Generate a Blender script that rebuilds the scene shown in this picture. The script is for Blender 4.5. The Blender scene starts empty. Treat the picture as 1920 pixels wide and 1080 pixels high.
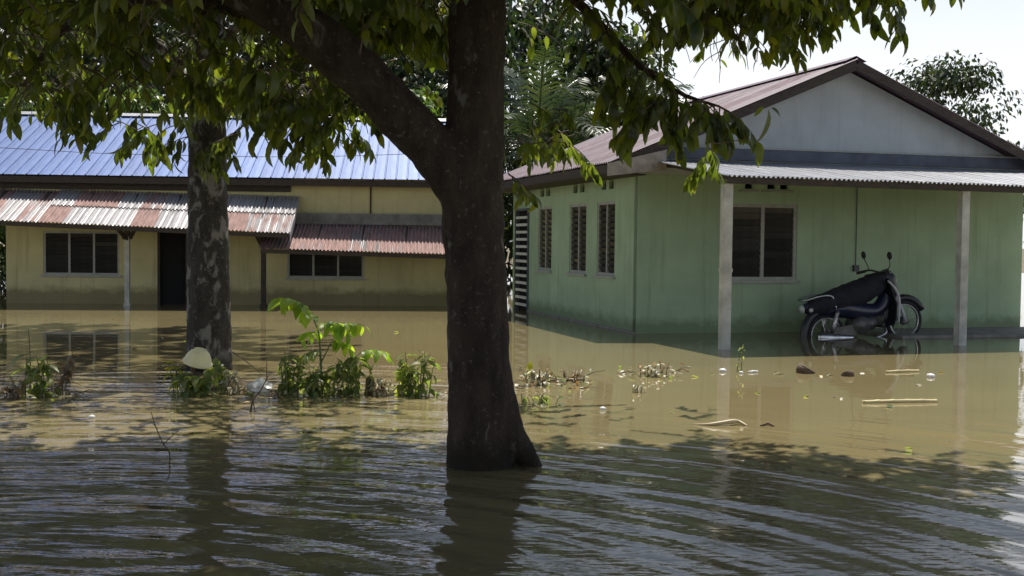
import bpy, math, random
import numpy as np
from mathutils import Vector, Matrix, Euler

random.seed(7)
rng = np.random.default_rng(7)
S = bpy.context.scene
COL = S.collection
R = math.radians

# ------------------------------------------------------------------ camera
F = 2200.0                      # focal length in pixels of the 1920 wide photograph
CAM = Vector((0, 0, 1.5))
PITCH = math.atan(88 / F)
ROLL = 0.0105
MC = Matrix.Rotation(math.pi / 2 - PITCH, 3, 'X') @ Matrix.Rotation(ROLL, 3, 'Z')
cd = bpy.data.cameras.new('camera')
cd.sensor_width = 36.0
cd.lens = F / 1920 * 36.0
cd.clip_end = 2000
cam = bpy.data.objects.new('camera', cd)
COL.objects.link(cam)
cam.matrix_world = Matrix.Translation(CAM) @ MC.to_4x4()
S.camera = cam

# ------------------------------------------------------------------ light
SUN = Vector((0.09, 0.45, 1.0)).normalized()       # towards the sun
W = bpy.data.worlds.new('World')
S.world = W
W.use_nodes = True
wn, wl = W.node_tree.nodes, W.node_tree.links
bg = wn['Background']
sky = wn.new('ShaderNodeTexSky')
sky.sky_type = 'NISHITA'
sky.sun_disc = False
sky.sun_elevation = math.asin(SUN.z)
sky.sun_rotation = math.atan2(SUN.x, SUN.y)
sky.air_density = 1.0
sky.dust_density = 2.0
sky.ozone_density = 1.0
# pale humid haze low over the whole horizon, thinning out upwards
wtc = wn.new('ShaderNodeTexCoord')
wsp = wn.new('ShaderNodeSeparateXYZ')
wl.new(wtc.outputs['Generated'], wsp.inputs[0])
wmr = wn.new('ShaderNodeMapRange')
wmr.interpolation_type = 'SMOOTHSTEP'
wmr.inputs['From Min'].default_value = 0.42
wmr.inputs['From Max'].default_value = 0.08
wmr.inputs['To Max'].default_value = 0.9
wl.new(wsp.outputs[2], wmr.inputs[0])
wmx = wn.new('ShaderNodeMix')
wmx.data_type = 'RGBA'
wmx.inputs[7].default_value = (10.2, 10.5, 10.9, 1)
wl.new(wmr.outputs[0], wmx.inputs[0])
wl.new(sky.outputs[0], wmx.inputs[6])
wl.new(wmx.outputs[2], bg.inputs[0])
bg.inputs[1].default_value = 0.085
sd = bpy.data.lights.new('sun', 'SUN')
sd.energy = 5.0
sd.angle = R(0.6)
sd.color = (1.0, 0.95, 0.86)
sun = bpy.data.objects.new('sun', sd)
COL.objects.link(sun)
sun.rotation_euler = SUN.to_track_quat('Z', 'Y').to_euler()
S.view_settings.view_transform = 'Standard'
S.view_settings.look = 'None'
S.view_settings.gamma = 1
S.view_settings.use_curve_mapping = False
S.view_settings.exposure = 0.36
S.render.engine = 'CYCLES'
S.cycles.max_bounces = 8
S.cycles.diffuse_bounces = 4
S.cycles.transparent_max_bounces = 8


# ------------------------------------------------------------------ layout helpers
def ray(x, y):
    return MC @ Vector(((x - 960) / F, (540 - y) / F, -1.0))


def at_z(x, y, z=0.0):
    d = ray(x, y)
    return CAM + d * ((z - CAM.z) / d.z)


def at_Y(x, y, Y):
    d = ray(x, y)
    return CAM + d * (Y / d.y)


MCI = MC.transposed()


def project(p):
    q = MCI @ (Vector(p) - CAM)
    return (960 + F * q.x / -q.z, 540 - F * q.y / -q.z)


class Frame:
    def __init__(self, o, rot):
        self.m = Matrix.Translation(o) @ Matrix.Rotation(rot, 4, 'Z')
        self.i = self.m.inverted()
        self.o, self.rot = o, rot

    def hit(self, x, y, axis, val):            # pixel -> local point on the plane local[axis] = val
        o = self.i @ CAM
        d = self.i.to_3x3() @ ray(x, y)
        return o + d * ((val - o[axis]) / d[axis])


# ------------------------------------------------------------------ materials
def new_mat(name):
    m = bpy.data.materials.new(name)
    m.use_nodes = True
    nt = m.node_tree
    return m, nt.nodes, nt.links, nt.nodes['Principled BSDF']


def lnk(l, a, b):
    l.new(a, b)


def coords(n, l, scale=(1, 1, 1), kind='Object', rot=(0, 0, 0)):
    tc = n.new('ShaderNodeTexCoord')
    mp = n.new('ShaderNodeMapping')
    mp.inputs['Scale'].default_value = scale
    mp.inputs['Rotation'].default_value = rot
    l.new(tc.outputs[kind], mp.inputs['Vector'])
    return mp.outputs['Vector']


def noise(n, l, vec, scale, detail=4, rough=0.55, dist=0.0):
    t = n.new('ShaderNodeTexNoise')
    t.inputs['Scale'].default_value = scale
    t.inputs['Detail'].default_value = detail
    t.inputs['Roughness'].default_value = rough
    t.inputs['Distortion'].default_value = dist
    if vec is not None:
        l.new(vec, t.inputs['Vector'])
    return t.outputs['Fac']


def ramp(n, l, fac, stops):
    r = n.new('ShaderNodeValToRGB')
    e = r.color_ramp.elements
    while len(e) < len(stops):
        e.new(0.5)
    for el, (p, c) in zip(e, stops):
        el.position = p
        el.color = (*c, 1) if len(c) == 3 else c
    l.new(fac, r.inputs[0])
    return r.outputs[0]


def mixc(n, l, fac, a, b, mode='MIX'):
    m = n.new('ShaderNodeMix')
    m.data_type = 'RGBA'
    m.blend_type = mode
    for sock, v in ((m.inputs[0], fac), (m.inputs[6], a), (m.inputs[7], b)):
        if hasattr(v, 'is_output'):
            l.new(v, sock)
        elif isinstance(v, (int, float)):
            sock.default_value = v
        else:
            sock.default_value = (*v, 1)
    return m.outputs[2]


def mth(n, l, op, a, b=None, c=None, clamp=False):
    m = n.new('ShaderNodeMath')
    m.operation = op
    m.use_clamp = clamp
    for i, v in enumerate((a, b, c)):
        if v is None:
            continue
        if hasattr(v, 'is_output'):
            l.new(v, m.inputs[i])
        else:
            m.inputs[i].default_value = v
    return m.outputs[0]


def bump(n, l, h, dist, bsdf, strength=1.0):
    b = n.new('ShaderNodeBump')
    b.inputs['Distance'].default_value = dist
    b.inputs['Strength'].default_value = strength
    l.new(h, b.inputs['Height'])
    l.new(b.outputs[0], bsdf.inputs['Normal'])


def simple(name, col, rough=0.6, var=0.25, scale=6.0, metal=0.0, bd=0.0, spec=0.5, stretch=(1, 1, 1)):
    m, n, l, b = new_mat(name)
    v = coords(n, l, stretch)
    f = noise(n, l, v, scale, 5)
    lo = tuple(c * (1 - var) for c in col)
    hi = tuple(min(1, c * (1 + var)) for c in col)
    l.new(ramp(n, l, f, [(0.3, lo), (0.7, hi)]), b.inputs['Base Color'])
    b.inputs['Roughness'].default_value = rough
    b.inputs['Metallic'].default_value = metal
    b.inputs['Specular IOR Level'].default_value = spec
    if bd:
        bump(n, l, noise(n, l, v, scale * 4, 4), bd, b)
    return m


def wall_paint(name, col, stain, tide=0.3):
    """painted plaster, cloudy with age, run marks, a ragged old tide mark near the water"""
    m, n, l, b = new_mat(name)
    v = coords(n, l)
    f = noise(n, l, v, 1.1, 6, 0.6)
    c = ramp(n, l, f, [(0.3, tuple(x * 0.84 for x in col)), (0.7, tuple(x * 1.1 for x in col))])
    v2 = coords(n, l, (7, 7, 0.45))
    s = noise(n, l, v2, 1.0, 5, 0.65)
    c = mixc(n, l, mth(n, l, 'MULTIPLY', ramp(n, l, s, [(0.52, (0, 0, 0)), (0.78, (1, 1, 1))]), 0.45), c, stain)
    g = n.new('ShaderNodeNewGeometry')
    sp = n.new('ShaderNodeSeparateXYZ')
    l.new(g.outputs['Position'], sp.inputs[0])
    rag = noise(n, l, coords(n, l, (2.2, 2.2, 3)), 1.5, 6, 0.7)
    h = mth(n, l, 'ADD', sp.outputs[2], mth(n, l, 'MULTIPLY', rag, -0.45))
    t = n.new('ShaderNodeMapRange')
    t.inputs['From Min'].default_value = tide - 0.22 + 0.06
    t.inputs['From Max'].default_value = tide - 0.22 - 0.12
    l.new(h, t.inputs[0])
    c = mixc(n, l, mth(n, l, 'MULTIPLY', t.outputs[0], 0.7), c, stain)
    l.new(c, b.inputs['Base Color'])
    b.inputs['Roughness'].default_value = 0.75
    b.inputs['Specular IOR Level'].default_value = 0.25
    bump(n, l, noise(n, l, v, 30, 4), 0.004, b)
    return m


def zinc_sheet(name, clean, rusty, rough=0.42, metal=0.0):
    """galvanised sheet; the object's own colour says how far the rust has gone (r) and how bright it is (g)"""
    m, n, l, b = new_mat(name)
    oi = n.new('ShaderNodeObjectInfo')
    sp = n.new('ShaderNodeSeparateColor')
    l.new(oi.outputs['Color'], sp.inputs[0])
    off = n.new('ShaderNodeVectorMath')
    off.operation = 'ADD'
    l.new(coords(n, l, (5.5, 0.7, 1)), off.inputs[0])
    cmb = n.new('ShaderNodeCombineXYZ')
    l.new(mth(n, l, 'MULTIPLY', oi.outputs['Random'], 31.0), cmb.inputs[0])
    l.new(mth(n, l, 'MULTIPLY', oi.outputs['Random'], 17.0), cmb.inputs[1])
    l.new(cmb.outputs[0], off.inputs[1])
    f = noise(n, l, off.outputs[0], 1.3, 6, 0.65)
    a = mth(n, l, 'ADD', f, mth(n, l, 'MULTIPLY_ADD', sp.outputs[0], 0.7, -0.35))
    k = ramp(n, l, a, [(0.46, (0, 0, 0)), (0.58, (1, 1, 1))])
    rc = ramp(n, l, noise(n, l, off.outputs[0], 4.0, 5, 0.6), [(0.3, tuple(x * 0.6 for x in rusty)), (0.72, tuple(x * 1.5 for x in rusty))])
    cc = ramp(n, l, noise(n, l, off.outputs[0], 2.6, 5), [(0.3, tuple(x * 0.72 for x in clean)), (0.7, clean)])
    cc = mixc(n, l, 1.0, cc, (0.5, 0.5, 0.5), 'MULTIPLY')
    br = n.new('ShaderNodeVectorMath')
    br.operation = 'SCALE'
    l.new(cc, br.inputs[0])
    l.new(mth(n, l, 'MULTIPLY', sp.outputs[1], 2.0), br.inputs['Scale'])
    l.new(mixc(n, l, k, br.outputs[0], rc), b.inputs['Base Color'])
    l.new(mth(n, l, 'MULTIPLY_ADD', k, -metal * 0.8, metal), b.inputs['Metallic'])
    l.new(mth(n, l, 'MULTIPLY_ADD', k, 0.35, rough), b.inputs['Roughness'])
    bump(n, l, noise(n, l, off.outputs[0], 9, 4), 0.003, b)
    return m


def leaf_mat(name, top, thru, fac=0.4, rough=0.42, var=0.35):
    m, n, l, b = new_mat(name)
    out = n['Material Output']
    g = n.new('ShaderNodeNewGeometry')
    oi = n.new('ShaderNodeObjectInfo')
    rn = mth(n, l, 'FRACT', mth(n, l, 'ADD', g.outputs['Random Per Island'], oi.outputs['Random']))
    c1 = ramp(n, l, rn, [(0.0, tuple(x * (1 - var) for x in top)), (0.6, top), (1.0, (top[0] * 1.9, top[1] * 1.45, top[2] * 1.2))])
    c2 = ramp(n, l, rn, [(0.0, tuple(x * (1 - var) for x in thru)), (0.6, thru), (1.0, (min(1, thru[0] * 1.5), thru[1] * 1.2, thru[2]))])
    l.new(c1, b.inputs['Base Color'])
    b.inputs['Roughness'].default_value = rough
    b.inputs['Specular IOR Level'].default_value = 0.45
    tr = n.new('ShaderNodeBsdfTranslucent')
    l.new(c2, tr.inputs[0])
    mx = n.new('ShaderNodeMixShader')
    mx.inputs[0].default_value = fac
    l.new(b.outputs[0], mx.inputs[1])
    l.new(tr.outputs[0], mx.inputs[2])
    l.new(mx.outputs[0], out.inputs[0])
    return m


def bark(name, c0, c1, lichen, lam, lscale=7.0):
    m, n, l, b = new_mat(name)
    v = coords(n, l, (1, 1, 0.35))
    f = noise(n, l, v, 9, 6, 0.65)
    c = ramp(n, l, f, [(0.3, c0), (0.7, c1)])
    v2 = coords(n, l, (1, 1, 0.55))
    k = noise(n, l, v2, lscale, 5, 0.6, 0.4)
    c = mixc(n, l, ramp(n, l, k, [(lam, (0, 0, 0)), (lam + 0.07, (1, 1, 1))]), c, lichen)
    k2 = noise(n, l, coords(n, l), lscale * 4.5, 4, 0.6)
    c = mixc(n, l, mth(n, l, 'MULTIPLY', ramp(n, l, k2, [(0.6, (0, 0, 0)), (0.68, (1, 1, 1))]), 0.6), c, lichen)
    g = n.new('ShaderNodeNewGeometry')
    sp = n.new('ShaderNodeSeparateXYZ')
    l.new(g.outputs['Position'], sp.inputs[0])
    wz = mth(n, l, 'ADD', sp.outputs[2], mth(n, l, 'MULTIPLY', noise(n, l, coords(n, l, (4, 4, 1)), 2.0, 4), -0.22))
    wm = n.new('ShaderNodeMapRange')
    wm.inputs['From Min'].default_value = 0.10
    wm.inputs['From Max'].default_value = -0.02
    l.new(wz, wm.inputs[0])
    c = mixc(n, l, mth(n, l, 'MULTIPLY', wm.outputs[0], 0.75), c, (0.018, 0.015, 0.011))
    l.new(c, b.inputs['Base Color'])
    b.inputs['Roughness'].default_value = 0.85
    b.inputs['Specular IOR Level'].default_value = 0.25
    v3 = coords(n, l, (1, 1, 0.18))
    hh = mth(n, l, 'ADD', noise(n, l, v3, 22, 6, 0.7), mth(n, l, 'MULTIPLY', noise(n, l, coords(n, l), 60, 3), 0.4))
    bump(n, l, hh, 0.055, b)
    return m


M = {}
M['cream_wall'] = wall_paint('cream_wall', (0.60, 0.55, 0.29), (0.15, 0.12, 0.055), 0.36)
M['green_wall'] = wall_paint('green_wall', (0.385, 0.52, 0.345), (0.15, 0.19, 0.10), 0.24)
M['gable_wall'] = wall_paint('gable_wall', (0.48, 0.52, 0.53), (0.28, 0.30, 0.29), -1)
M['concrete'] = simple('concrete', (0.22, 0.21, 0.19), 0.85, 0.3, 5, bd=0.006)
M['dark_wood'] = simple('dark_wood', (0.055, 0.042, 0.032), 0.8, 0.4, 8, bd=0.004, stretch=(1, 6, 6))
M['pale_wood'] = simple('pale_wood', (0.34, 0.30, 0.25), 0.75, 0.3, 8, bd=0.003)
M['slate_board'] = simple('slate_board', (0.10, 0.115, 0.15), 0.7, 0.25, 4, bd=0.003)
M['frame_grey'] = simple('frame_grey', (0.36, 0.37, 0.34), 0.55, 0.15, 9)
M['frame_white'] = simple('frame_white', (0.62, 0.64, 0.60), 0.55, 0.15, 9)
M['louvre'] = simple('louvre', (0.035, 0.035, 0.032), 0.22, 0.4, 3, spec=0.5)
M['doorway_shade'] = simple('doorway_shade', (0.006, 0.006, 0.006), 0.9, 0.3, 4)  # near-black colour stands in for the shade inside an open doorway
M['post_paint'] = simple('post_paint', (0.50, 0.50, 0.44), 0.65, 0.25, 5, bd=0.003)
M['blue_roof'] = zinc_sheet('blue_roof', (0.22, 0.36, 0.80), (0.20, 0.29, 0.55), 0.55, 0.15)
M['zinc'] = zinc_sheet('zinc', (0.80, 0.78, 0.80), (0.30, 0.19, 0.17), 0.45, 0.25)
M['white_zinc'] = zinc_sheet('white_zinc', (0.80, 0.82, 0.88), (0.45, 0.45, 0.48), 0.40, 0.25)
M['mauve_roof'] = zinc_sheet('mauve_roof', (0.31, 0.21, 0.285), (0.26, 0.20, 0.21), 0.65)
M['bark_main'] = bark('bark_main', (0.028, 0.022, 0.017), (0.085, 0.062, 0.045), (0.17, 0.165, 0.14), 0.615)
M['bark_spotted'] = bark('bark_spotted', (0.035, 0.031, 0.026), (0.085, 0.078, 0.065), (0.25, 0.245, 0.22), 0.525, 6.5)
M['bark_far'] = bark('bark_far', (0.04, 0.033, 0.026), (0.10, 0.085, 0.065), (0.2, 0.2, 0.17), 0.66)
M['twig'] = simple('twig', (0.09, 0.065, 0.045), 0.8, 0.4, 20)
M['dead_twig'] = simple('dead_twig', (0.16, 0.13, 0.10), 0.8, 0.4, 20)
M['green_stem'] = simple('green_stem', (0.10, 0.13, 0.05), 0.6, 0.3, 20)
M['leaf_main'] = leaf_mat('leaf_main', (0.028, 0.044, 0.014), (0.30, 0.42, 0.03), 0.36)
M['leaf_spotted'] = leaf_mat('leaf_spotted', (0.03, 0.046, 0.016), (0.30, 0.40, 0.03), 0.36)
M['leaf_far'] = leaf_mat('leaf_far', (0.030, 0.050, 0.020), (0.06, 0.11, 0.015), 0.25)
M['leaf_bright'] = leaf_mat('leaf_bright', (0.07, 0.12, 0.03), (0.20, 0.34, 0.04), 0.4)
M['leaf_palm'] = leaf_mat('leaf_palm', (0.045, 0.07, 0.035), (0.08, 0.13, 0.03), 0.25, 0.3)
M['leaf_sapling'] = leaf_mat('leaf_sapling', (0.12, 0.20, 0.035), (0.42, 0.66, 0.04), 0.58)
M['leaf_weed'] = leaf_mat('leaf_weed', (0.14, 0.185, 0.075), (0.34, 0.46, 0.07), 0.52)
M['leaf_yellow'] = leaf_mat('leaf_yellow', (0.30, 0.34, 0.03), (0.55, 0.60, 0.03), 0.5)
M['leaf_dead'] = leaf_mat('leaf_dead', (0.22, 0.17, 0.10), (0.25, 0.16, 0.06), 0.25)
M['leaf_pale'] = leaf_mat('leaf_pale', (0.42, 0.40, 0.28), (0.3, 0.3, 0.1), 0.2)
M['cream_plastic'] = simple('cream_plastic', (0.80, 0.75, 0.44), 0.45, 0.12, 5)
M['white_plastic'] = simple('white_plastic', (0.72, 0.72, 0.70), 0.4, 0.12, 9, bd=0.004)
M['brown_husk'] = simple('brown_husk', (0.10, 0.065, 0.04), 0.8, 0.4, 12, bd=0.004)
M['bamboo'] = simple('bamboo', (0.50, 0.43, 0.22), 0.5, 0.25, 6, stretch=(1, 8, 8))
M['black_rubber'] = simple('black_rubber', (0.015, 0.015, 0.016), 0.7, 0.3, 10)
M['black_plastic'] = simple('black_plastic', (0.02, 0.022, 0.028), 0.4, 0.3, 6)
M['black_cloth'] = simple('black_cloth', (0.018, 0.02, 0.03), 0.85, 0.4, 8, bd=0.02)
M['blue_paint'] = simple('blue_paint', (0.02, 0.025, 0.05), 0.25, 0.2, 4)
M['chrome'] = simple('chrome', (0.55, 0.55, 0.56), 0.28, 0.2, 9, metal=1.0)
M['pale_metal'] = simple('pale_metal', (0.55, 0.56, 0.58), 0.35, 0.15, 9)
M['engine_metal'] = simple('engine_metal', (0.14, 0.14, 0.13), 0.5, 0.35, 14, metal=0.5)
M['lamp_glass'] = simple('lamp_glass', (0.5, 0.52, 0.5), 0.12, 0.1, 4)
M['cable'] = simple('cable', (0.02, 0.02, 0.02), 0.6, 0.2, 4)
M['mud'] = simple('mud', (0.13, 0.10, 0.06), 0.9, 0.35, 0.6, bd=0.02)


def water_mat():
    m, n, l, b = new_mat('muddy_water')
    g = n.new('ShaderNodeNewGeometry')
    P = g.outputs['Position']
    c = ramp(n, l, noise(n, l, coords(n, l, (0.25, 0.6, 1)), 1.0, 5, 0.6), [(0.3, (0.185, 0.152, 0.076)), (0.7, (0.225, 0.184, 0.092))])
    l.new(c, b.inputs['Base Color'])
    b.inputs['Roughness'].default_value = 0.03
    b.inputs['IOR'].default_value = 1.36
    b.inputs['Specular IOR Level'].default_value = 0.5
    sp = n.new('ShaderNodeSeparateXYZ')
    l.new(P, sp.inputs[0])
    # ripples run in wide arcs from a disturbance left of the camera
    dx = mth(n, l, 'SUBTRACT', sp.outputs[0], -2.6)
    dy = mth(n, l, 'SUBTRACT', sp.outputs[1], 2.6)
    rr = mth(n, l, 'SQRT', mth(n, l, 'ADD', mth(n, l, 'MULTIPLY', dx, dx), mth(n, l, 'MULTIPLY', dy, dy)))
    an = mth(n, l, 'ARCTAN2', dx, dy)

    def arc(fr, fa, detail, seed):
        cb = n.new('ShaderNodeCombineXYZ')
        l.new(mth(n, l, 'MULTIPLY', rr, fr), cb.inputs[0])
        l.new(mth(n, l, 'MULTIPLY', an, fa), cb.inputs[1])
        cb.inputs[2].default_value = seed
        return noise(n, l, cb.outputs[0], 1.0, detail, 0.5)
    h1 = arc(3.0, 4.2, 1, 1.3)
    ph = mth(n, l, 'ADD', mth(n, l, 'MULTIPLY', rr, 2 * math.pi / 0.36), mth(n, l, 'MULTIPLY', arc(0.7, 2.2, 2, 4.4), 16.0))
    h0 = mth(n, l, 'SINE', ph)
    h2 = arc(7.0, 8.0, 1, 7.7)
    h3 = noise(n, l, coords(n, l, (5, 16, 1)), 1.0, 3, 0.5)
    h = mth(n, l, 'ADD', mth(n, l, 'MULTIPLY_ADD', h0, 0.018, mth(n, l, 'MULTIPLY', h1, 0.8)), mth(n, l, 'ADD', mth(n, l, 'MULTIPLY', h2, 0.20), mth(n, l, 'MULTIPLY', h3, 0.06)))
    # calm under the houses, rougher towards the open near water
    t = n.new('ShaderNodeMapRange')
    t.interpolation_type = 'SMOOTHERSTEP'
    t.inputs['From Min'].default_value = 15.5
    t.inputs['From Max'].default_value = 9.0
    t.inputs['To Min'].default_value = 0.02
    xs = n.new('ShaderNodeMapRange')
    xs.interpolation_type = 'SMOOTHSTEP'
    xs.inputs['From Min'].default_value = -0.6
    xs.inputs['From Max'].default_value = 1.4
    xs.inputs['To Max'].default_value = 3.6
    l.new(sp.outputs[0], xs.inputs[0])
    patch = mth(n, l, 'MULTIPLY_ADD', noise(n, l, coords(n, l, (0.25, 0.5, 1)), 1.0, 2), 3.0, -1.5)
    l.new(mth(n, l, 'ADD', mth(n, l, 'ADD', sp.outputs[1], xs.outputs[0]), patch), t.inputs[0])
    bump(n, l, mth(n, l, 'MULTIPLY', h, t.outputs[0]), 0.062, b)
    return m


M['muddy_water'] = water_mat()


# ------------------------------------------------------------------ mesh helpers
def link(o, parent=None):
    COL.objects.link(o)
    if parent is not None:
        o.parent = parent
    return o


def thing(name, label, cat, loc=(0, 0, 0), rot=0.0, group=None):
    o = bpy.data.objects.new(name, None)
    o.empty_display_size = 0.2
    COL.objects.link(o)
    o.location = loc
    o.rotation_euler = (0, 0, rot)
    return tag(o, label, cat, group)


def tag(o, label, cat, group=None, kind=None):
    o['label'] = label
    o['category'] = cat
    if group:
        o['group'] = group
    if kind:
        o['kind'] = kind
    return o


class MB:
    def __init__(self):
        self.v, self.f = [], []

    def add(self, vs, fs, m=None):
        k = len(self.v)
        self.v += [tuple(m @ Vector(p)) if m else tuple(p) for p in vs]
        self.f += [tuple(i + k for i in f) for f in fs]

    def box(self, x0, x1, y0, y1, z0, z1, m=None):
        vs = [(x, y, z) for z in (z0, z1) for y in (y0, y1) for x in (x0, x1)]
        self.add(vs, [(0, 2, 3, 1), (4, 5, 7, 6), (0, 1, 5, 4), (2, 6, 7, 3), (0, 4, 6, 2), (1, 3, 7, 5)], m)

    def bar(self, a, b, w, h=None):
        """square bar from a to b"""
        a, b = Vector(a), Vector(b)
        h = h or w
        d = (b - a)
        q = d.to_track_quat('Z', 'Y').to_matrix().to_4x4()
        self.box(-w / 2, w / 2, -h / 2, h / 2, 0, d.length, Matrix.Translation(a) @ q)

    def tube(self, pts, rad, n=8, cap=True, flat=1.0):
        pts = [Vector(p) for p in pts]
        if not hasattr(rad, '__len__'):
            rad = [rad] * len(pts)
        k = len(self.v)
        up = Vector((0.13, 0.21, 0.97))
        prev = None
        for i, p in enumerate(pts):
            d = (pts[min(i + 1, len(pts) - 1)] - pts[max(i - 1, 0)])
            if d.length < 1e-9:
                d = Vector((0, 0, 1))
            d.normalize()
            if prev is None:
                a = d.cross(up)
                if a.length < 0.05:
                    a = d.cross(Vector((1, 0, 0)))
            else:
                a = prev - d * prev.dot(d)
            a.normalize()
            prev = a
            b = d.cross(a)
            for j in range(n):
                t = 2 * math.pi * j / n
                self.v.append(tuple(p + (a * math.cos(t) + b * math.sin(t) * flat) * rad[i]))
        for i in range(len(pts) - 1):
            for j in range(n):
                a0, a1 = k + i * n + j, k + i * n + (j + 1) % n
                self.f.append((a0, a1, a1 + n, a0 + n))
        if cap:
            self.f.append(tuple(k + j for j in reversed(range(n))))
            self.f.append(tuple(k + (len(pts) - 1) * n + j for j in range(n)))

    def lathe(self, prof, n=20, m=None, cap=False):
        k0 = []
        vs, fs = [], []
        for r, z in prof:
            for j in range(n):
                t = 2 * math.pi * j / n
                vs.append((r * math.cos(t), r * math.sin(t), z))
        for i in range(len(prof) - 1):
            for j in range(n):
                a, b = i * n + j, i * n + (j + 1) % n
                fs.append((a, b, b + n, a + n))
        if cap:
            fs.append(tuple(reversed(range(n))))
            fs.append(tuple((len(prof) - 1) * n + j for j in range(n)))
        self.add(vs, fs, m)

    def mesh(self, name, mat, smooth=False):
        me = bpy.data.meshes.new(name)
        me.from_pydata(self.v, [], self.f)
        me.materials.append(mat)
        if smooth:
            me.polygons.foreach_set('use_smooth', [True] * len(me.polygons))
        me.update()
        return me

    def build(self, name, mat, parent=None, smooth=False, kind=None):
        o = bpy.data.objects.new(name, self.mesh(name, mat, smooth))
        link(o, parent)
        if kind:
            o['kind'] = kind
        return o


def bez(p0, p1, p2, n):
    p0, p1, p2 = Vector(p0), Vector(p1), Vector(p2)
    return [p0 * (1 - t) ** 2 + p1 * 2 * t * (1 - t) + p2 * t * t for t in [i / (n - 1) for i in range(n)]]


def smooth_path(pts, rad, sub=6):
    """catmull-rom through points with radii"""
    P = [Vector(p) for p in pts]
    out, ro = [], []
    for i in range(len(P) - 1):
        a, b, c, d = P[max(i - 1, 0)], P[i], P[i + 1], P[min(i + 2, len(P) - 1)]
        for k in range(sub):
            t = k / sub
            out.append(0.5 * ((2 * b) + (c - a) * t + (2 * a - 5 * b + 4 * c - d) * t * t + (3 * b - a - 3 * c + d) * t ** 3))
            ro.append(rad[i] * (1 - t) + rad[i + 1] * t)
    out.append(P[-1])
    ro.append(rad[-1])
    return out, ro


# ------------------------------------------------------------------ the setting
mb = MB()
N = 60
for j in range(N + 1):
    for i in range(N + 1):
        x = -300 + 600 * i / N
        y = -120 + 720 * j / N
        far = max(0, min(1, (y - 42) / 40))
        z = -0.55 + 0.5 * far + 0.1 * math.sin(x * 0.11) * math.cos(y * 0.07) + (0.4 * far)
        mb.v.append((x, y, z))
for j in range(N):
    for i in range(N):
        a = j * (N + 1) + i
        mb.f.append((a, a + 1, a + N + 2, a + N + 1))
o = mb.build('ground', M['mud'], None, True)
o['kind'] = 'structure'
mb = MB()
mb.add([(-300, -120, 0), (300, -120, 0), (300, 600, 0), (-300, 600, 0)], [(0, 1, 2, 3)])
o = mb.build('water', M['muddy_water'])
o['kind'] = 'structure'


# ------------------------------------------------------------------ house pieces
def wall_mesh(L, H0, H1, th, opens):
    """panel in x-z from x 0..L, z H0..H1, y 0 (outside) .. th (inside), with openings (x0,x1,z0,z1)"""
    xs = sorted({0, L, *[o[0] for o in opens], *[o[1] for o in opens]})
    zs = sorted({H0, H1, *[o[2] for o in opens], *[o[3] for o in opens]})
    m = MB()

    def solid(i, j):
        if i < 0 or j < 0 or i >= len(xs) - 1 or j >= len(zs) - 1:
            return False
        cx, cz = (xs[i] + xs[i + 1]) / 2, (zs[j] + zs[j + 1]) / 2
        return not any(o[0] < cx < o[1] and o[2] < cz < o[3] for o in opens)
    for i in range(len(xs) - 1):
        for j in range(len(zs) - 1):
            if not solid(i, j):
                continue
            a, b, c, d = xs[i], xs[i + 1], zs[j], zs[j + 1]
            m.add([(a, 0, c), (b, 0, c), (b, 0, d), (a, 0, d)], [(0, 1, 2, 3)])
            m.add([(a, th, c), (b, th, c), (b, th, d), (a, th, d)], [(3, 2, 1, 0)])
            if not solid(i - 1, j):
                m.add([(a, 0, c), (a, th, c), (a, th, d), (a, 0, d)], [(3, 2, 1, 0)])
            if not solid(i + 1, j):
                m.add([(b, 0, c), (b, th, c), (b, th, d), (b, 0, d)], [(0, 1, 2, 3)])
            if not solid(i, j - 1):
                m.add([(a, 0, c), (b, 0, c), (b, th, c), (a, th, c)], [(3, 2, 1, 0)])
            if not solid(i, j + 1):
                m.add([(a, 0, d), (b, 0, d), (b, th, d), (a, th, d)], [(0, 1, 2, 3)])
    return m


def place(o, loc, rot=0.0):
    o.location = loc
    o.rotation_euler = (0, 0, rot)
    return o


def louvre_window(parent, w, h, panes, blades, fmat, loc, rot=0.0, fw=0.045, sill=True, open_tilt=25, panel_top=0.0):
    m = MB()
    m.box(0, w, 0.015, 0.085, 0, fw)
    m.box(0, w, 0.015, 0.085, h - fw, h)
    m.box(0, fw, 0.015, 0.085, fw, h - fw)
    m.box(w - fw, w, 0.015, 0.085, fw, h - fw)
    pw = (w - fw) / panes
    for i in range(1, panes):
        m.box(i * pw, i * pw + fw, 0.018, 0.082, fw, h - fw)
    if sill:
        m.box(-0.05, w + 0.05, -0.05, 0.012, -0.045, -0.004)
    win = m.build('window', fmat, parent)
    place(win, loc, rot)
    bw = pw - fw - 0.012
    bh = (h - 2 * fw) / blades
    b = MB()
    b.box(0, bw, -0.003, 0.003, -bh * 0.54, bh * 0.54)
    me = b.mesh('louvre_blade', M['louvre'])
    for i in range(panes):
        for j in range(blades):
            o = bpy.data.objects.new('louvre_blade', me)
            link(o, win)
            o.location = (i * pw + fw + 0.006, 0.05, fw + (j + 0.5) * bh)
            o.rotation_euler = (R(open_tilt + random.uniform(-6, 6)), 0, 0)
    return win


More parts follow.
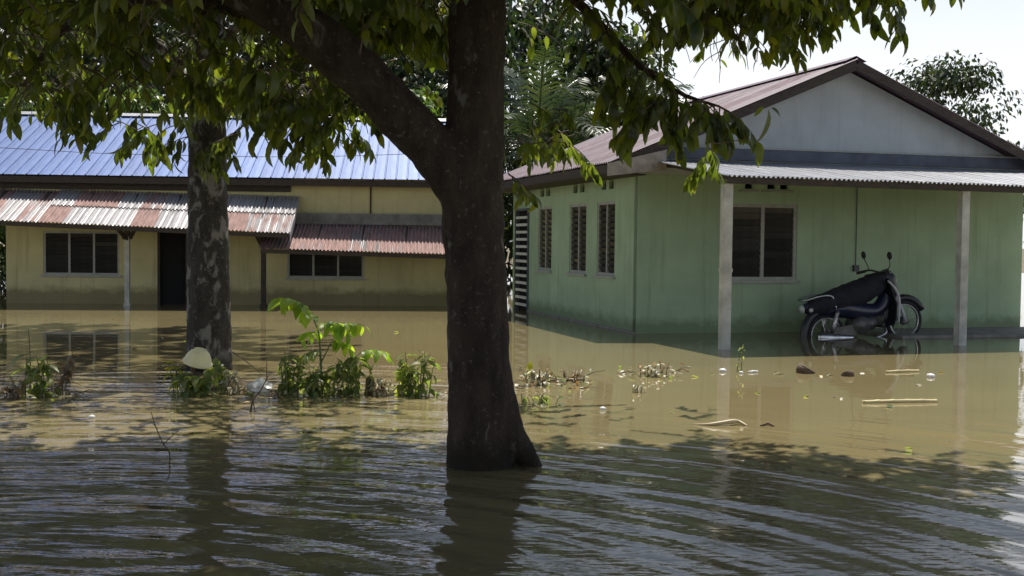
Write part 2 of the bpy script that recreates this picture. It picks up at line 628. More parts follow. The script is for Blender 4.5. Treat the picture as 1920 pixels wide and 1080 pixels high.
def arch_vent(parent, w, h, n, mat, loc, rot=0.0):
    """plate pierced by n pointed arches"""
    m = MB()
    cw = w / n
    aw = cw * 0.62
    lev = 7
    for k in range(n):
        x0 = k * cw
        cx = x0 + cw / 2
        zz = [0.06 * h + (0.86 * h) * i / lev for i in range(lev + 1)]

        def half(i):
            t = i / lev
            return aw / 2 if t < 0.55 else aw / 2 * (1 - ((t - 0.55) / 0.45) ** 1.6)
        for i in range(lev):
            for sgn in (-1, 1):
                a0, a1 = cx + sgn * half(i), cx + sgn * half(i + 1)
                e = x0 if sgn < 0 else x0 + cw
                q = [(e, -0.004, zz[i]), (a0, -0.004, zz[i]), (a1, -0.004, zz[i + 1]), (e, -0.004, zz[i + 1])]
                m.add(q, [(0, 1, 2, 3) if sgn < 0 else (3, 2, 1, 0)])
                m.add([(a0, -0.004, zz[i]), (a0, 0.06, zz[i]), (a1, 0.06, zz[i + 1]), (a1, -0.004, zz[i + 1])], [(0, 1, 2, 3) if sgn < 0 else (3, 2, 1, 0)])
        m.add([(x0, -0.004, 0), (x0 + cw, -0.004, 0), (x0 + cw, -0.004, zz[0]), (x0, -0.004, zz[0])], [(0, 1, 2, 3)])
        m.add([(x0, -0.004, zz[-1]), (x0 + cw, -0.004, zz[-1]), (x0 + cw, -0.004, h), (x0, -0.004, h)], [(0, 1, 2, 3)])
    o = m.build('vent', mat, parent)
    return place(o, loc, rot)


def corrugated(w, ln, pitch, amp, sub=6, shape='sine', ends=0.0):
    m = MB()
    n = max(2, int(round(w / pitch)) * sub)
    ny = 3
    for j in range(ny):
        y = ln * j / (ny - 1)
        for i in range(n + 1):
            x = w * i / n
            ph = x / pitch
            if shape == 'sine':
                z = amp * math.sin(2 * math.pi * ph)
            else:
                fr = (ph % 1.0)
                z = amp if fr < 0.16 else 0.0
            yy = y - (ends * math.sin(x * 3.1) if j == 0 else 0)
            m.v.append((x, yy, z))
    for j in range(ny - 1):
        for i in range(n):
            a = j * (n + 1) + i
            m.f.append((a, a + 1, a + n + 2, a + n + 1))
    return m


def ribbed(w, ln, pitch):
    """standing rib roof sheet: flat pans, narrow raised ribs"""
    m = MB()
    prof = []
    k = int(round(w / pitch))
    for i in range(k):
        x = i * pitch
        prof += [(x, 0.0), (x + 0.012, 0.022), (x + 0.028, 0.022), (x + 0.040, 0.0), (x + pitch * 0.6, 0.003)]
    prof.append((k * pitch + 0.002, 0.0))
    for j in range(2):
        for x, z in prof:
            m.v.append((x, ln * j, z))
    n = len(prof)
    for i in range(n - 1):
        m.f.append((i, i + 1, i + 1 + n, i + n))
    return m


def sheet_obj(me, parent, origin, xdir, ydir, rust, bright=0.5, name='roof_sheet', lift=0.0):
    o = bpy.data.objects.new(name, me)
    link(o, parent)
    x, y = Vector(xdir).normalized(), Vector(ydir).normalized()
    z = x.cross(y)
    mt = Matrix((x, y, z)).transposed().to_4x4()
    mt.translation = Vector(origin) + z * lift
    o.matrix_local = mt
    o.color = (rust, bright, 0, 1)
    sm = o.modifiers.new('thickness', 'SOLIDIFY')
    sm.thickness = 0.004
    sm.offset = -1
    return o


# ------------------------------------------------------------------ the cream house
L0, L1 = at_z(12, 568.5), at_z(880, 574.5)
LF = Frame(L0, math.atan2(L1.y - L0.y, L1.x - L0.x))
LL = (L1 - L0).length
cream = thing('cream_house', 'long flooded cream house with blue metal roof and two rusty lean-to awnings', 'house', L0, LF.rot)


def lw(x, y, t=0.0):
    p = LF.hit(x, y, 1, -t)
    return p.x, p.z


def lrect(xa, ya, xb, yb):
    a, b = lw(xa, ya), lw(xb, yb)
    return (a[0], b[0], b[1], a[1])


w1 = lrect(81, 433, 224, 516)
w2 = lrect(539, 455, 682, 522)
d1 = lrect(295, 424, 353, 660)
EAVE = 2.85
OV = 0.32
WALLH = 2.93
wf = wall_mesh(LL, -0.5, WALLH, 0.14, [w1, w2, d1])
wf.build('wall', M['cream_wall'], cream)
DEP = 7.6
m = wall_mesh(DEP - 0.14, -0.5, WALLH, 0.14, [])
place(m.build('wall', M['cream_wall'], cream), (0, DEP, 0), -math.pi / 2)
m = wall_mesh(DEP - 0.14, -0.5, WALLH, 0.14, [])
place(m.build('wall', M['cream_wall'], cream), (LL, 0.14, 0), math.pi / 2)
m = wall_mesh(LL - 0.28, -0.5, WALLH, 0.14, [])
place(m.build('wall', M['cream_wall'], cream), (LL - 0.14, DEP, 0), math.pi)
m = MB()
m.box(0.141, LL - 0.141, 0.141, DEP - 0.141, 2.80, 2.88)
m.build('ceiling', M['dark_wood'], cream)
# gable triangles
RY = DEP / 2
RZ = LF.hit(150, 215, 1, RY).z
SL = (RZ - EAVE) / (RY + OV)
for x in (0.0, LL - 0.14):
    m = MB()
    zz = EAVE + SL * OV
    m.add([(x, 0.02, WALLH + 0.001), (x, DEP - 0.02, WALLH + 0.001), (x, RY, RZ - 0.1), (x + 0.14, 0.02, WALLH + 0.001), (x + 0.14, DEP - 0.02, WALLH + 0.001), (x + 0.14, RY, RZ - 0.1)],
          [(0, 2, 1), (3, 4, 5), (0, 3, 5, 2), (1, 2, 5, 4)])
    m.build('gable', M['cream_wall'], cream)
# roof
X0R, X1R = LF.hit(20, 212, 1, RY).x, LL + 0.25
rm = MB()
rm.box(X0R + 0.02, X1R - 0.02, RY - 0.07, RY + 0.07, RZ - 0.14, RZ - 0.05)
rm.box(X0R + 0.03, X1R - 0.03, -OV + 0.05, -OV + 0.085, EAVE - 0.17, EAVE - 0.03)
xx = X0R + 0.3
while xx < X1R - 0.2:
    rm.bar((xx, -OV + 0.09, EAVE - 0.03), (xx, RY - 0.08, RZ - 0.10), 0.05, 0.08)
    xx += 0.9
roof = rm.build('roof', M['dark_wood'], cream)
ln = math.hypot(RY + OV, RZ - EAVE)
pitch = 0.252
wsh = pitch * 3
me = ribbed(wsh, ln, pitch).mesh('roof_sheet', M['blue_roof'])
k = int(math.ceil((X1R - X0R) / wsh))
for i in range(k):
    sheet_obj(me, roof, (X0R + i * wsh, -OV, EAVE), (1, 0, 0), (0, RY + OV, RZ - EAVE), random.uniform(0.0, 0.22), random.uniform(0.45, 0.56))
    sheet_obj(me, roof, (X0R + (i + 1) * wsh, DEP + OV, EAVE), (-1, 0, 0), (0, -RY - OV, RZ - EAVE), 0.1, 0.5)
m = MB()
for sgn in (-1, 1):
    m.add([(X0R, RY, RZ + 0.06), (X0R + k * wsh, RY, RZ + 0.06), (X0R + k * wsh, RY + sgn * 0.2, RZ - 0.03), (X0R, RY + sgn * 0.2, RZ - 0.03)], [(0, 1, 2, 3) if sgn < 0 else (3, 2, 1, 0)])
o = m.build('ridge_cap', M['white_zinc'], roof)
o.color = (0.1, 0.5, 0, 1)
# windows and door
for (a, b, c, d) in (w1, w2):
    louvre_window(cream, b - a, d - c, 3, 9, M['frame_grey'], (a, 0, c), 0, 0.045, True, 20)
a, b, c, d = d1
m = MB()
m.box(a + 0.002, a + 0.06, 0.0 - 0.012, 0.10, c, d - 0.06)
m.box(b - 0.06, b - 0.002, 0.0 - 0.012, 0.10, c, d - 0.06)
m.box(a + 0.002, b - 0.002, 0.0 - 0.012, 0.10, d - 0.059, d - 0.002)
df = m.build('door', M['dark_wood'], cream)
m = MB()
m.box(a + 0.065, b - 0.065, 0.05, 0.09, c, d - 0.065)
for zz in (0.35, 0.95, 1.5):
    m.box(a + 0.13, b - 0.13, 0.035, 0.048, zz - 0.2, zz + 0.18)
m.build('doorway_shade_panel', M['doorway_shade'], df)  # black panel fills the open doorway, its colour painting the indoor shade
# dark board standing in for eave shade over the first awning, flashing above the second, drain pipe
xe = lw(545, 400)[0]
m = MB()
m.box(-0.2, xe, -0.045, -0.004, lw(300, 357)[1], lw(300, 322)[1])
m.build('fascia_or_shade_board', M['dark_wood'], cream)
m = MB()
z0, z1 = lw(700, 424)[1], lw(700, 401)[1]
m.box(xe - 0.15, LL - 0.02, -0.09, -0.004, z0 + 0.03, z1)
m.build('ledge', M['concrete'], cream)
m = MB()
xp = lw(695, 380)[0]
m.tube([(xp, -0.03, z1 + 0.003), (xp, -0.03, WALLH - 0.1)], 0.018, 8)
m.build('pipe', M['dark_wood'], cream)


def awning(parent, xs0, xs1, zb0, zb1, zf0, zf1, reach, rows, mat, pat, shw=0.76, cp=0.076, am=0.016, drop=0.0):
    """lean-to roof: wall edge z zb0..zb1, free edge zf0..zf1 (left..right)"""
    fr = MB()
    L = xs1 - xs0
    fr.bar((xs0 + 0.03, -reach + 0.06, zf0 - 0.06), (xs1 - 0.03, -reach + 0.06, zf1 - 0.06), 0.06, 0.09)
    fr.bar((xs0 + 0.03, -0.12, zb0 - 0.09), (xs1 - 0.03, -0.12, zb1 - 0.09), 0.05, 0.08)
    q = xs0 + 0.25
    while q < xs1 - 0.1:
        t = (q - xs0) / L
        fr.bar((q, -0.13, zb0 + (zb1 - zb0) * t - 0.06), (q, -reach + 0.08, zf0 + (zf1 - zf0) * t - 0.05), 0.045, 0.07)
        q += 0.95
    a = fr.build('awning', M['dark_wood'], parent)
    cnt = int(math.ceil(L / shw))
    shw = L / cnt
    cpp = shw / round(shw / cp)
    meshes = {}
    for i in range(cnt):
        t0, t1 = i / cnt, (i + 1) / cnt
        tm = (t0 + t1) / 2
        B = Vector((xs0 + t0 * L, -0.005, zb0 + (zb1 - zb0) * t0))
        Fv = Vector((xs0 + t0 * L, -reach, zf0 + (zf1 - zf0) * t0))
        xd = Vector((L, 0, zf1 - zf0))
        full = (B - Fv).length
        pieces = pat(i)
        for (y0, y1, rust, br, lift) in pieces:
            key = (round(y1 - y0, 3))
            if key not in meshes:
                meshes[key] = corrugated(shw + cpp * 0.5, full * (y1 - y0), cpp, am).mesh('awning_sheet', mat)
            yd = (B - Fv).normalized()
            xdn = (xd - yd * xd.dot(yd)).normalized()
            org = Fv + yd * (full * y0)
            ja = R(random.uniform(-0.5, 0.5))
            sheet_obj(meshes[key], a, org + Vector((0, 0, 0)), xdn, yd + xdn * math.tan(ja), rust, br, 'awning_sheet', lift + 0.004 * (i % 2))
    return a


def pat1(i):
    seq = [0.55, 0.7, 0.62, 0.72, 0.66, 0.75, 0.58, 0.7]
    if i < 5:
        return [(0.0, 1.0, 0.52 + 0.12 * ((i * 7) % 3 - 1), 0.5, 0.0)]
    tbl = {5: ((0.95, .4), (0.1, .55)), 6: ((0.3, .5), (0.9, .4)), 7: ((0.12, .55), (0.85, .45)), 8: ((0.05, .58), (0.08, .55)), 9: ((0.85, .4), (0.55, .5)),
           10: ((0.2, .5), (0.3, .5)), 11: ((0.15, .6), (0.12, .6)), 12: ((0.8, .45), (0.10, .62)), 13: ((0.9, .45), (0.15, .6))}
    lo, up = tbl.get(i, ((0.5, .5), (0.3, .5)))
    return [(0.0, 0.54, lo[0], lo[1], 0.0), (0.5, 1.0, up[0], up[1], 0.022)]


t1 = 1.65
fa = LF.hit(0, 413, 1, -t1)
fb = LF.hit(541, 437, 1, -t1)
ba = LF.hit(0, 354, 1, 0)
bb = LF.hit(541, 369, 1, 0)
xs0 = -1.15
slope_f = (fb.z - fa.z) / (fb.x - fa.x)
slope_b = (bb.z - ba.z) / (bb.x - ba.x)
awning(cream, xs0, fb.x, ba.z + slope_b * (xs0 - ba.x), bb.z, fa.z + slope_f * (xs0 - fa.x), fb.z, t1, 2, M['zinc'], pat1, 0.5)
t2 = 1.5
fa2 = LF.hit(540, 467, 1, -t2)
fb2 = LF.hit(828, 476, 1, -t2)
ba2 = LF.hit(540, 417, 1, 0)
bb2 = LF.hit(828, 424, 1, 0)
x2 = LF.hit(497, 440, 1, -0.6).x
X2E = LL - 0.05
s_f = (fb2.z - fa2.z) / (fb2.x - fa2.x)
s_b = (bb2.z - ba2.z) / (bb2.x - ba2.x)
awning(cream, x2, X2E, ba2.z + s_b * (x2 - ba2.x), bb2.z + s_b * (X2E - bb2.x), fa2.z + s_f * (x2 - fa2.x), fb2.z + s_f * (X2E - fb2.x), t2, 1, M['zinc'],
       lambda i: [(0.0, 1.0, 0.60 + 0.08 * (i % 3), 0.33, 0.0)], 0.72)
# turned-down flashing strip on the end of the first awning
m = MB()
m.add([(fb.x + 0.03, -t1 - 0.02, fb.z - 0.02), (fb.x + 0.03, -0.05, bb.z + 0.02), (fb.x + 0.03, -0.05, bb.z - 0.16), (fb.x + 0.03, -t1 - 0.02, fb.z - 0.20),
       (fb.x + 0.036, -t1 - 0.02, fb.z - 0.02), (fb.x + 0.036, -0.05, bb.z + 0.02), (fb.x + 0.036, -0.05, bb.z - 0.16), (fb.x + 0.036, -t1 - 0.02, fb.z - 0.20)],
      [(0, 1, 2, 3), (7, 6, 5, 4), (0, 4, 5, 1), (3, 2, 6, 7), (0, 3, 7, 4), (1, 5, 6, 2)])
o = m.build('end_flashing', M['white_zinc'], cream)
o.color = (0.1, 0.55, 0, 1)
# posts
for px, top in ((239, 0), (494, 1)):
    PT = 0.75
    p = LF.hit(px, 571, 1, -PT)
    zt = fa.z + slope_f * (p.x - fa.x) + (ba.z - fa.z) * (1 - PT / t1) - 0.12
    m = MB()
    m.box(p.x - 0.05, p.x + 0.05, p.y - 0.05, p.y + 0.05, -0.5, zt)
    m.box(p.x - 0.07, p.x + 0.07, p.y - 0.07, p.y + 0.07, -0.5, 0.06)
    po = m.build('post', M['post_paint'] if px < 300 else M['dark_wood'], cream)
    m = MB()
    m.bar((p.x, p.y - 0.06, zt - 0.55), (p.x, p.y - 0.75, zt - 0.36), 0.06)
    m.bar((p.x - 0.055, p.y, zt - 0.55), (p.x - 0.32, p.y, zt - 0.04), 0.07)
    m.bar((p.x + 0.055, p.y, zt - 0.55), (p.x + 0.32, p.y, zt - 0.04), 0.07)
    m.box(p.x - 0.056, p.x + 0.056, p.y - 0.056, p.y + 0.056, zt - 0.5, zt - 0.002)
    m.build('bracket', M['dark_wood'], po)

# ------------------------------------------------------------------ the green house
G0 = at_z(1192, 626)
GF = Frame(G0, math.atan2(0.289, 1.0))
green = thing('green_house', 'pale green house with mauve gable roof and white zinc porch awning', 'house', G0, GF.rot)
GL, GW, GH = 7.3, 7.5, 2.62


def gfr(x, y):
    p = GF.hit(x, y, 1, 0)
    return p.x, p.z


def gsd(x, y):
    p = GF.hit(x, y, 0, 0)
    return p.y, p.z


def grect_f(xa, ya, xb, yb):
    a, b = gfr(xa, ya), gfr(xb, yb)
    return (a[0], b[0], b[1], a[1])


gw = grect_f(1367, 381, 1493, 526)
gv = [grect_f(1392, 341, 1416, 355), grect_f(1434, 341, 1482, 356)]
GWX = [gw, gv[0], gv[1]]
m = wall_mesh(GW, -0.5, GH, 0.14, GWX)
m.build('wall', M['green_wall'], green)
# side wall (outside faces -x): wall coordinate runs from the far end to the front corner
side_op, side_win, side_vent = [], [], []


def sconv(xl, yt, xr, yb):
    """pixel rectangle on the side wall -> (u0,u1,z0,z1), u = GL - y"""
    yl, yr = gsd(xl, yt)[0], gsd(xr, yt)[0]
    zt = gsd((xl + xr) / 2, yt)[1]
    zb = gsd((xl + xr) / 2, yb)[1]
    return (GL - yl, GL - yr, zb, zt)


for q in ((1010, 387, 1035, 507), (1068.5, 382, 1100, 512), (1120, 379, 1154, 517)):
    side_win.append(sconv(*q))
for q in ((978, 350, 999, 371), (1012, 345, 1034, 369), (1073, 338, 1099, 364), (1126, 333, 1154, 358)):
    side_vent.append(sconv(*q))
sdoor = sconv(968, 391, 993, 640)
zt_ = sum(w[3] for w in side_win) / 3
zb_ = sum(w[2] for w in side_win) / 3
side_win = [(a, b, zb_, zt_) for a, b, c, d in side_win]
vz0 = sum(v[2] for v in side_vent) / 4
vz1 = sum(v[3] for v in side_vent) / 4
side_vent = [(a, b, vz0, vz1) for a, b, c, d in side_vent]
sdoor = (max(0.06, sdoor[0]), sdoor[1], -0.45, sdoor[3])
m = wall_mesh(GL - 0.002, -0.5, GH, 0.14, side_win + side_vent + [sdoor])
place(m.build('wall', M['green_wall'], green), (0, GL, 0), -math.pi / 2)
m = wall_mesh(GL - 0.142, -0.5, GH, 0.14, [])
place(m.build('wall', M['green_wall'], green), (GW, 0.141, 0), math.pi / 2)
m = wall_mesh(GW - 0.29, -0.5, GH, 0.14, [])
place(m.build('wall', M['green_wall'], green), (GW - 0.141, GL, 0), math.pi)
m = MB()
m.box(0.142, GW - 0.142, 0.142, GL - 0.142, GH - 0.1, GH - 0.02)
m.build('ceiling', M['dark_wood'], green)
m = MB()
m.box(-0.03, -0.003, 0.0, GL - sdoor[1] - 0.02, -0.5, 0.035)
m.build('plinth', M['concrete'], green)
# partition keeps the rooms dark
louvre_window(green, gw[1] - gw[0], gw[3] - gw[2], 2, 11, M['frame_grey'], (gw[0], 0, gw[2]), 0, 0.06, True, 18)
for a, b, c, d in gv:
    n_ = max(1, round((b - a) / 0.22))
    arch_vent(green, b - a, d - c, n_, M['green_wall'], (a, 0, c))
    m = MB()
    m.box(a - 0.05, b + 0.05, -0.035, -0.003, c - 0.05, c - 0.02)
    m.build('ledge', M['frame_grey'], green)
for a, b, c, d in side_win:
    louvre_window(green, b - a, d - c, 2, 11, M['frame_grey'], (0, GL - a, c), -math.pi / 2, 0.05, True, 24)
for a, b, c, d in side_vent:
    arch_vent(green, b - a, d - c, 2, M['green_wall'], (0, GL - a, c), -math.pi / 2)
# white barred door in the side wall
a, b, c, d = sdoor
m = MB()
w_, h_ = b - a, d - c
m.box(0.002, 0.05, -0.03, 0.06, 0, h_ - 0.05)
m.box(w_ - 0.05, w_ - 0.002, -0.03, 0.06, 0, h_ - 0.05)
m.box(0.002, w_ - 0.002, -0.03, 0.06, h_ - 0.049, h_ - 0.002)
door = m.build('door', M['slate_board'], green)
place(door, (0, GL - a, c), -math.pi / 2)
m = MB()
m.box(0.055, w_ - 0.055, 0.07, 0.11, 0, h_ - 0.055)
m.build('doorway_shade_panel', M['doorway_shade'], door)  # black panel behind the bars, painted as the dark of the doorway
m = MB()
m.box(0, w_ - 0.2, -0.03, 0.03, -0.028, 0.028)
bm_ = m.mesh('bar', M['frame_white'])
z = 0.42
while z < h_ - 0.1:
    o = link(bpy.data.objects.new('bar', bm_), door)
    o.location = (0.1, 0.0, z)
    z += 0.157
# gable wall
# roof
OH, OF = 0.60, 0.40
ge = GF.hit(1140, 304, 1, -OF)
EZ = ge.z
ap = GF.hit(1585, 120, 1, -OF)
OH = -ge.x
RXg = GW / 2
RZg = EZ + (RXg + OH) * (ap.z - EZ) / (ap.x + OH)
YB = GL + 0.3
def roof_under(x):
    return EZ + (RZg - EZ) / (RXg + OH) * ((x if x < RXg else GW - x) + OH) - 0.10


for y in (0.0, GL - 0.14):
    m = MB()
    pp_ = [(0.02, GH + 0.002), (GW - 0.02, GH + 0.002), (GW - 0.02, roof_under(GW - 0.02)), (RXg, roof_under(RXg)), (0.02, roof_under(0.02))]
    m.v = [(x, y, z) for x, z in pp_] + [(x, y + 0.14, z) for x, z in pp_]
    m.f = [(0, 1, 2, 3, 4), (9, 8, 7, 6, 5)] + [(a, a + 5, (a + 1) % 5 + 5, (a + 1) % 5) for a in range(5)]
    m.build('gable', M['gable_wall'], green)
m = MB()
for sx in (0, 1):
    e = Vector((-OH, 0, EZ)) if sx == 0 else Vector((GW + OH, 0, EZ))
    rdg = Vector((RXg, 0, RZg))
    for y in [-OF + 0.03] + [i * 0.9 + 0.5 for i in range(8)]:
        m.bar(e + Vector((0.02 if sx == 0 else -0.02, y, -0.06)), rdg + Vector((0.06 * (-1 if sx == 0 else 1), y, -0.09)), 0.06, 0.09)
roof = m.build('roof', M['dark_wood'], green)
ln = math.hypot(RXg + OH, RZg - EZ)
wsh = 0.8
me = corrugated(wsh + 0.05, ln, 0.1, 0.014, 5).mesh('roof_sheet', M['mauve_roof'])
k = int(math.ceil((YB + OF) / wsh))
for i in range(k):
    y = -OF + (i + 1) * wsh
    sheet_obj(me, roof, (-OH, y, EZ), (0, -1, 0), (RXg + OH, 0, RZg - EZ), random.uniform(0.25, 0.6), random.uniform(0.46, 0.54), lift=0.004 * (i % 2))
    sheet_obj(me, roof, (GW + OH, y - wsh, EZ), (0, 1, 0), (-RXg - OH, 0, RZg - EZ), 0.3, 0.5, lift=0.004 * (i % 2))
m = MB()
for sgn in (-1, 1):
    m.add([(RXg, -OF, RZg + 0.06), (RXg, k * wsh - OF, RZg + 0.06), (RXg + sgn * 0.2, k * wsh - OF, RZg - 0.03), (RXg + sgn * 0.2, -OF, RZg - 0.03)], [(3, 2, 1, 0) if sgn < 0 else (0, 1, 2, 3)])
o = m.build('ridge_cap', M['mauve_roof'], roof)
o.color = (0.3, 0.5, 0, 1)
# barge boards and eaves board
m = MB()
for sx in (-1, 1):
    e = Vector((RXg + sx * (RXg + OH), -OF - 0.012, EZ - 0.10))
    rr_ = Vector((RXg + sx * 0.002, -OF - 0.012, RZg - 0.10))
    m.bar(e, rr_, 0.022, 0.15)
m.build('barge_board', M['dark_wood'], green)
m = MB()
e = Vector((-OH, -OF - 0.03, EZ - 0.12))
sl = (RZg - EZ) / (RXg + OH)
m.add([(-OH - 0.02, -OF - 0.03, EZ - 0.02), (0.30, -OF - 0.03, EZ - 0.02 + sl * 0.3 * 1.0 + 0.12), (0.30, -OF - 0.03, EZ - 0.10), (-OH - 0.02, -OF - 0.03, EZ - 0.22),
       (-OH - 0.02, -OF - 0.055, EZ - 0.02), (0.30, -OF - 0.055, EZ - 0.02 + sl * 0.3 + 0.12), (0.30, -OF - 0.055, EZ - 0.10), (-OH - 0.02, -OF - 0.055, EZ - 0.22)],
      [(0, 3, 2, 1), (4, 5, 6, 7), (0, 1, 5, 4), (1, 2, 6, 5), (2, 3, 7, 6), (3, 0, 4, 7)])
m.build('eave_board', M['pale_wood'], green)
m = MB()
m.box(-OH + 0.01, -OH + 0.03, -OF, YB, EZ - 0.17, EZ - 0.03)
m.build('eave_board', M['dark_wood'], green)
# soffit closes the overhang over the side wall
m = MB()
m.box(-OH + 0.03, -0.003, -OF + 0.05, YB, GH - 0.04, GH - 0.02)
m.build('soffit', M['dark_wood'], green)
# porch awning
AR = 2.95
ab = GF.hit(1243, 300, 1, -0.02)
af = GF.hit(1332, 328, 1, -AR)
zb2 = GF.hit(1530, 309, 1, -0.02)
zf2 = GF.hit(1555, 338, 1, -AR)
AX0, AX1 = (ab.x + af.x) / 2, GW + 0.2
sb = (zb2.z - ab.z) / (zb2.x - ab.x)
sf = (zf2.z - af.z) / (zf2.x - af.x)
awning(green, AX0, AX1, ab.z, ab.z + sb * (AX1 - ab.x) * 0.4, af.z, af.z + sf * (AX1 - af.x) * 0.4, AR, 1, M['white_zinc'], lambda i: [(0.0, 1.0, 0.12 + 0.1 * ((i * 5) % 3), 0.5, 0.0)], 0.78, 0.076, 0.016)
m = MB()
fz0, fz1 = GF.hit(1400, 301, 1, -0.05).z, GF.hit(1400, 280, 1, -0.05).z
m.box(ab.x - 0.02, AX1, -0.075, -0.004, fz0, fz1)
m.build('fascia_or_shade_board', M['slate_board'], green)
m = MB()
m.box(ab.x - 0.02, AX1, -0.09, -0.004, fz1 + 0.003, fz1 + 0.03)
m.build('fascia_cap', M['frame_grey'], green)
for px in (1358, 1800):
    p = GF.hit(px, 640, 1, -AR + 0.15)
    m = MB()
    zt = af.z - 0.12
    m.box(p.x - 0.065, p.x + 0.065, p.y - 0.065, p.y + 0.065, -0.5, zt + 0.01)
    m.box(p.x - 0.075, p.x + 0.075, p.y - 0.075, p.y + 0.075, zt - 1.23, zt - 1.18)
    m.build('post', M['post_paint'], green)
m = MB()
st = GF.hit(1652, 620, 1, -0.9)
m.box(st.x, GW + 0.2, -1.5, -0.004, -0.5, 0.04)
m.build('porch_step', M['concrete'], green)


mp = gfr(1603, 503)
m = MB()
m.box(mp[0] - 0.05, mp[0] + 0.05, -0.055, -0.003, mp[1] - 0.055, mp[1] + 0.055)
m.tube([(mp[0], -0.02, mp[1] + 0.056), (mp[0], -0.02, GH - 0.1)], 0.008, 6)
m.build('junction_box', M['black_plastic'], green)

# ------------------------------------------------------------------ motorcycle
BK = 1.2


